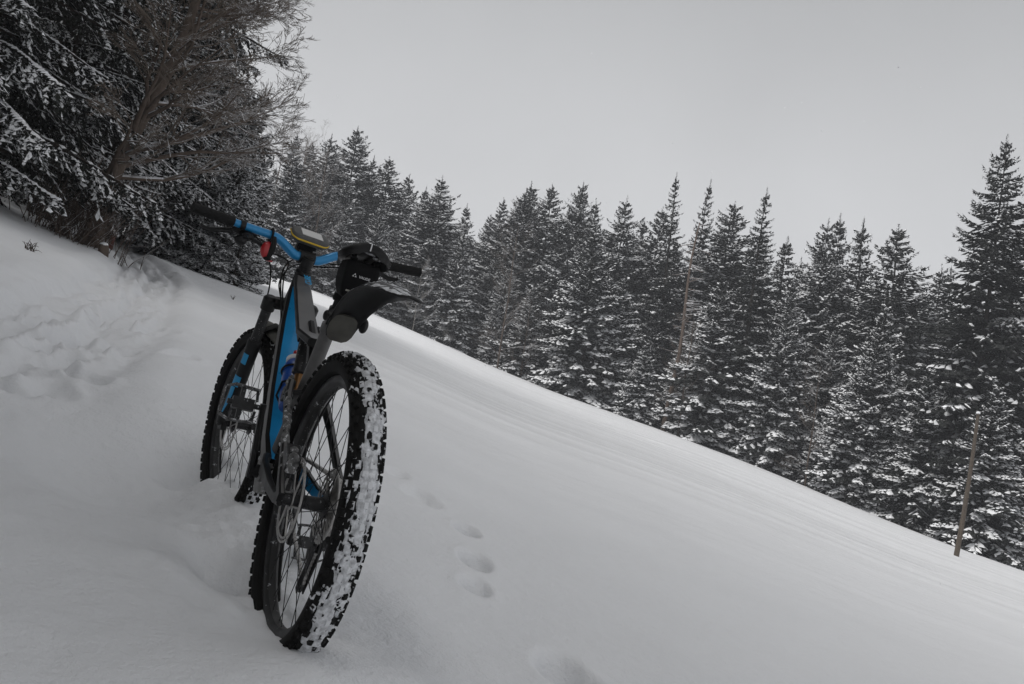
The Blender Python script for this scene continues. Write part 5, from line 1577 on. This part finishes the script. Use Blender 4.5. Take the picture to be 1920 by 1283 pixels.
def bare(kind, px, Y, s_, label, name='bare_tree', cat='tree', grp=None, rot=0):
    x, y = np_at(px, Y); z = gz(x, y)
    o = empty(name, (x, y, z)); o.scale = (s_, s_, s_); o.rotation_euler = (0, 0, rot)
    link('trunk', kind[0], o); link('twigs', kind[1], o)
    return tag(o, label, cat, grp)
G_ = 'brown leafless trees at the forest edge'
bare(BARE[0], 470, 64, 1.15, 'brown leafless tree just right of the young snowy spruces', grp=G_, rot=.5)
bare(BARE[1], 515, 65, 1.3, 'brown leafless tree behind the stem of the bike', grp=G_, rot=2.0)
bare(BARE[0], 558, 67.5, 1.15, 'brown leafless tree behind the satnav', grp=G_, rot=4.0)
bare(BARE[1], 488, 67, 1.55, 'taller brown leafless tree whose twigs fill the gap right of the beech', grp=G_, rot=1.2)
bare(BARE[0], 940, 73, 1.25, 'brown leafless tree among the spruces right of the mudguard', grp=G_, rot=3.0)
bare(BARE[1], 985, 73, .9, 'low brown leafless tree at the middle of the meadow edge', grp=G_, rot=5.2)
bare(BARE[1], 1295, 60, 1.0, 'brown brushwood tree right behind the foot of the dead trunk', grp=G_, rot=.2)
bare(BARE[0], 1545, 52.5, .75, 'brown leafless tree in the dark gap of the right-hand group', grp=G_, rot=2.4)
bare(BARE[1], 700, 75, .8, 'brown brushwood tree behind the saddle bag', grp=G_, rot=4.4)
bare(FROST[0], 770, 73.5, 1.3, 'pale frosted bush with forked bare branches below the mudguard tip', 'frosted_bush', 'bush')
bare(FROST[0], 835, 75, .7, 'small frosted bush at the upper part of the meadow edge', 'frosted_bush', 'bush', rot=2.0)

# ---- dead trunk leaning in front of the forest
p0 = at(1243, 800, 62); p0[2] = gz(p0[0], p0[1]) - .4
p1 = at(1312, 418, 62.8)
dt = p1 - p0; H_ = np.linalg.norm(dt)
dead = empty('dead_spruce', tuple(p0)); tag(dead, 'dead reddish spruce trunk with broken snowy branch stubs, leaning before the forest', 'dead tree')
m = MB(); rgd = np.random.default_rng(8)
fr = np.linspace(0, 1, 14)
cur = [dt * f + np.array([.35 * math.sin(f * 5.0), .1 * math.sin(f * 9), 0]) * (1 - f) * f * 3 for f in fr]
m.tube(cur, [.22 - .17 * f for f in fr], 9)
m.build('trunk', M_DEAD, dead)
for k in range(64):
    f = rgd.uniform(.16, .99); i = min(int(f * 13), 12); c = cur[i] + (cur[i + 1] - cur[i]) * (f * 13 - i)
    a_ = rgd.uniform(0, 6.28) if rgd.random() < .4 else rgd.normal(-.1, .6)
    L = rgd.uniform(.5, 2.6) * (1.15 - .55 * f)
    pts = [c]; d = np.array([math.cos(a_), math.sin(a_), rgd.normal(.02, .15)])
    for q in range(5): pts.append(pts[-1] + d * L / 5); d = d + np.array([0, 0, -.10 + .07 * q]) + rgd.normal(0, .05, 3); d /= np.linalg.norm(d)
    mm = MB(); mm.tube(pts, [.045, .038, .032, .026, .02, .012], 5)
    for q in (2, 3, 4):
        if rgd.random() < .6: mm.tube([pts[q], pts[q] + np.array([rgd.normal(0, .3), rgd.normal(0, .3), rgd.normal(-.15, .15)])], [.014, .006], 4)
    mm.build('branch', M_DEAD, dead)

# ------------------------------------------------------------------ small things on the snow
P0 = hit(1793, 1043); P1 = at(1834, 776, P0[1] + .15)
pole = empty('wooden_pole', tuple(P0)); tag(pole, 'tall weathered wooden pole standing in the snow at the right, before the forest', 'pole')
m = MB(); v_ = P1 - P0
m.tube([-v_ * .1, v_ * .0, v_ * .25 + np.array([.03, 0, 0]), v_ * .5 + np.array([.05, .02, 0]), v_ * .75 + np.array([.03, 0, 0]), v_], [.085, .082, .074, .066, .057, .048], 12); m.build('shaft', M_POLE, pole)
m = MB(); m.ball(tuple(v_ + np.array([0, 0, .03])), (.07, .07, .05), 8); tag(m.build('snow_cap', M_TSNOW, pole), kind='stuff')

P = hit(207, 466); post = empty('marker_post', tuple(P)); tag(post, 'short red-brown post at the bend of the path, right of the beech foot', 'post')
m = MB(); m.box((0, 0, .12), (.09, .08, .36), Matrix.Rotation(.12, 3, 'Y'), taper=.9); m.build('shaft', M_POST, post, bevel=.01)
m = MB(); m.ball((.02, 0, .31), (.05, .045, .03), 8); tag(m.build('snow_cap', M_TSNOW, post), kind='stuff')
P = hit(192, 476); st = empty('snowy_stump', tuple(P)); st.scale = (.5, .5, .55); tag(st, 'rounded snow-dusted stump between the beech foot and the red-brown post', 'stump')
m = MB()
rings = []
for z, r_ in ((-.1, .17), (.1, .15), (.2, .135), (.26, .12)):
    rings.append([((r_ * (1 + .12 * math.sin(3 * a_ + z * 5) + .06 * math.sin(7 * a_))) * math.cos(a_), (r_ * (1 + .12 * math.sin(3 * a_ + z * 5))) * math.sin(a_), z) for a_ in np.linspace(0, 6.283, 20, endpoint=False)])
m.loft(rings); m.build('wood', M_BEECH, st, sharp=50)
m = MB(); m.ball((0, 0, .27), (.13, .12, .07), 10); tag(m.build('snow_cap', M_TSNOW, st), kind='stuff')
def stalks(name, px, py, n_, h_, label, seed):
    P = hit(px, py); m = MB(); rg = np.random.default_rng(seed)
    for k in range(n_):
        p = np.array([rg.normal(0, h_ * .25), rg.normal(0, h_ * .2), 0.0]); p[2] = gz(P[0] + p[0], P[1] + p[1]) - P[2] - .02
        d = np.array([rg.normal(0, .45), rg.normal(0, .3), 1]); d /= np.linalg.norm(d); q = [p]
        for i in range(4): d = d + rg.normal(0, .18, 3) + np.array([0, 0, -.12 * i]); d /= np.linalg.norm(d); q.append(q[-1] + d * h_ / 4 * rg.uniform(.7, 1.2))
        m.tube(q, [.006, .005, .004, .003, .0015], 4, cap=False)
        if rg.random() < .7: m.tube([q[2], q[2] + np.array([rg.normal(0, .4), rg.normal(0, .3), .5]) * h_ * .3], [.003, .001], 3, cap=False)
    o = m.build(name, M_DRY); o.location = tuple(P)
    return tag(o, label, 'dry plant')
stalks('dry_stalks', 57, 470, 14, .15, 'tuft of dry brown stalks poking from the snow bank at the far left', 1)
stalks('dry_stalks', 436, 562, 4, .11, 'thin dry twig lying on the snow below the young spruces', 2)
stalks('dry_stalks', 60, 408, 10, .3, 'small dry plant under the boughs at the left edge', 4)

# branch of a fallen tree on the meadow edge
p = at(858, 655, 74.0); p[2] = gz(p[0], p[1]) + .25
fl = empty('fallen_log', tuple(p)); tag(fl, 'snow-topped fallen log at the upper meadow edge', 'log')
m = MB(); m.tube([(-1.6, 0, .35), (-.6, .1, .15), (.5, 0, -.15), (2.0, -.1, -.75)], [.16, .17, .15, .11], 8); m.build('stem', M_DEAD, fl)

# ------------------------------------------------------------------ falling snow
rgf = np.random.default_rng(77)
fv = []; ffc = []
for k in range(1700):
    d_ = rgf.uniform(4, 24) ; az = rgf.uniform(-.70, .72)
    x, y = math.sin(az) * d_, math.cos(az) * d_
    z = 1.0 + d_ * rgf.uniform(-.55, .62)
    if z < gz(x, y) + .1: continue
    b = len(fv); r_ = rgf.uniform(.0018, .0038)
    for q in ((1, 0, 0), (-1, 0, 0), (0, 1, 0), (0, -1, 0), (0, 0, 1), (0, 0, -1)):
        fv.append((x + q[0] * r_ * rgf.uniform(.6, 1.3), y + q[1] * r_ * rgf.uniform(.6, 1.3), z + q[2] * r_ * rgf.uniform(.6, 1.6)))
    for t_ in ((0, 2, 4), (2, 1, 4), (1, 3, 4), (3, 0, 4), (2, 0, 5), (1, 2, 5), (3, 1, 5), (0, 3, 5)): ffc.append(tuple(b + i for i in t_))
tag(link('falling_snow', mesh_np('falling_snow', np.array(fv), np.array(ffc), M_TSNOW)), 'sparse snowflakes drifting in the air', kind='stuff')

# ------------------------------------------------------------------ thin snowy air over the whole slope
hz_ = MB(); hz_.box((0, 0, 4.0), (600, 600, 170))
hm = bpy.data.materials.new('thin_haze'); hm.use_nodes = True
hm.node_tree.nodes.clear()
ho = hm.node_tree.nodes.new('ShaderNodeOutputMaterial'); hv = hm.node_tree.nodes.new('ShaderNodeVolumePrincipled')
hv.inputs['Color'].default_value = (.93, .95, 1.0, 1); hv.inputs['Density'].default_value = HAZE; hv.inputs['Anisotropy'].default_value = .2
hm.node_tree.links.new(hv.outputs[0], ho.inputs['Volume'])
tag(hz_.build('haze', hm, smooth=False), 'thin snowy haze over the meadow and forest', kind='stuff')
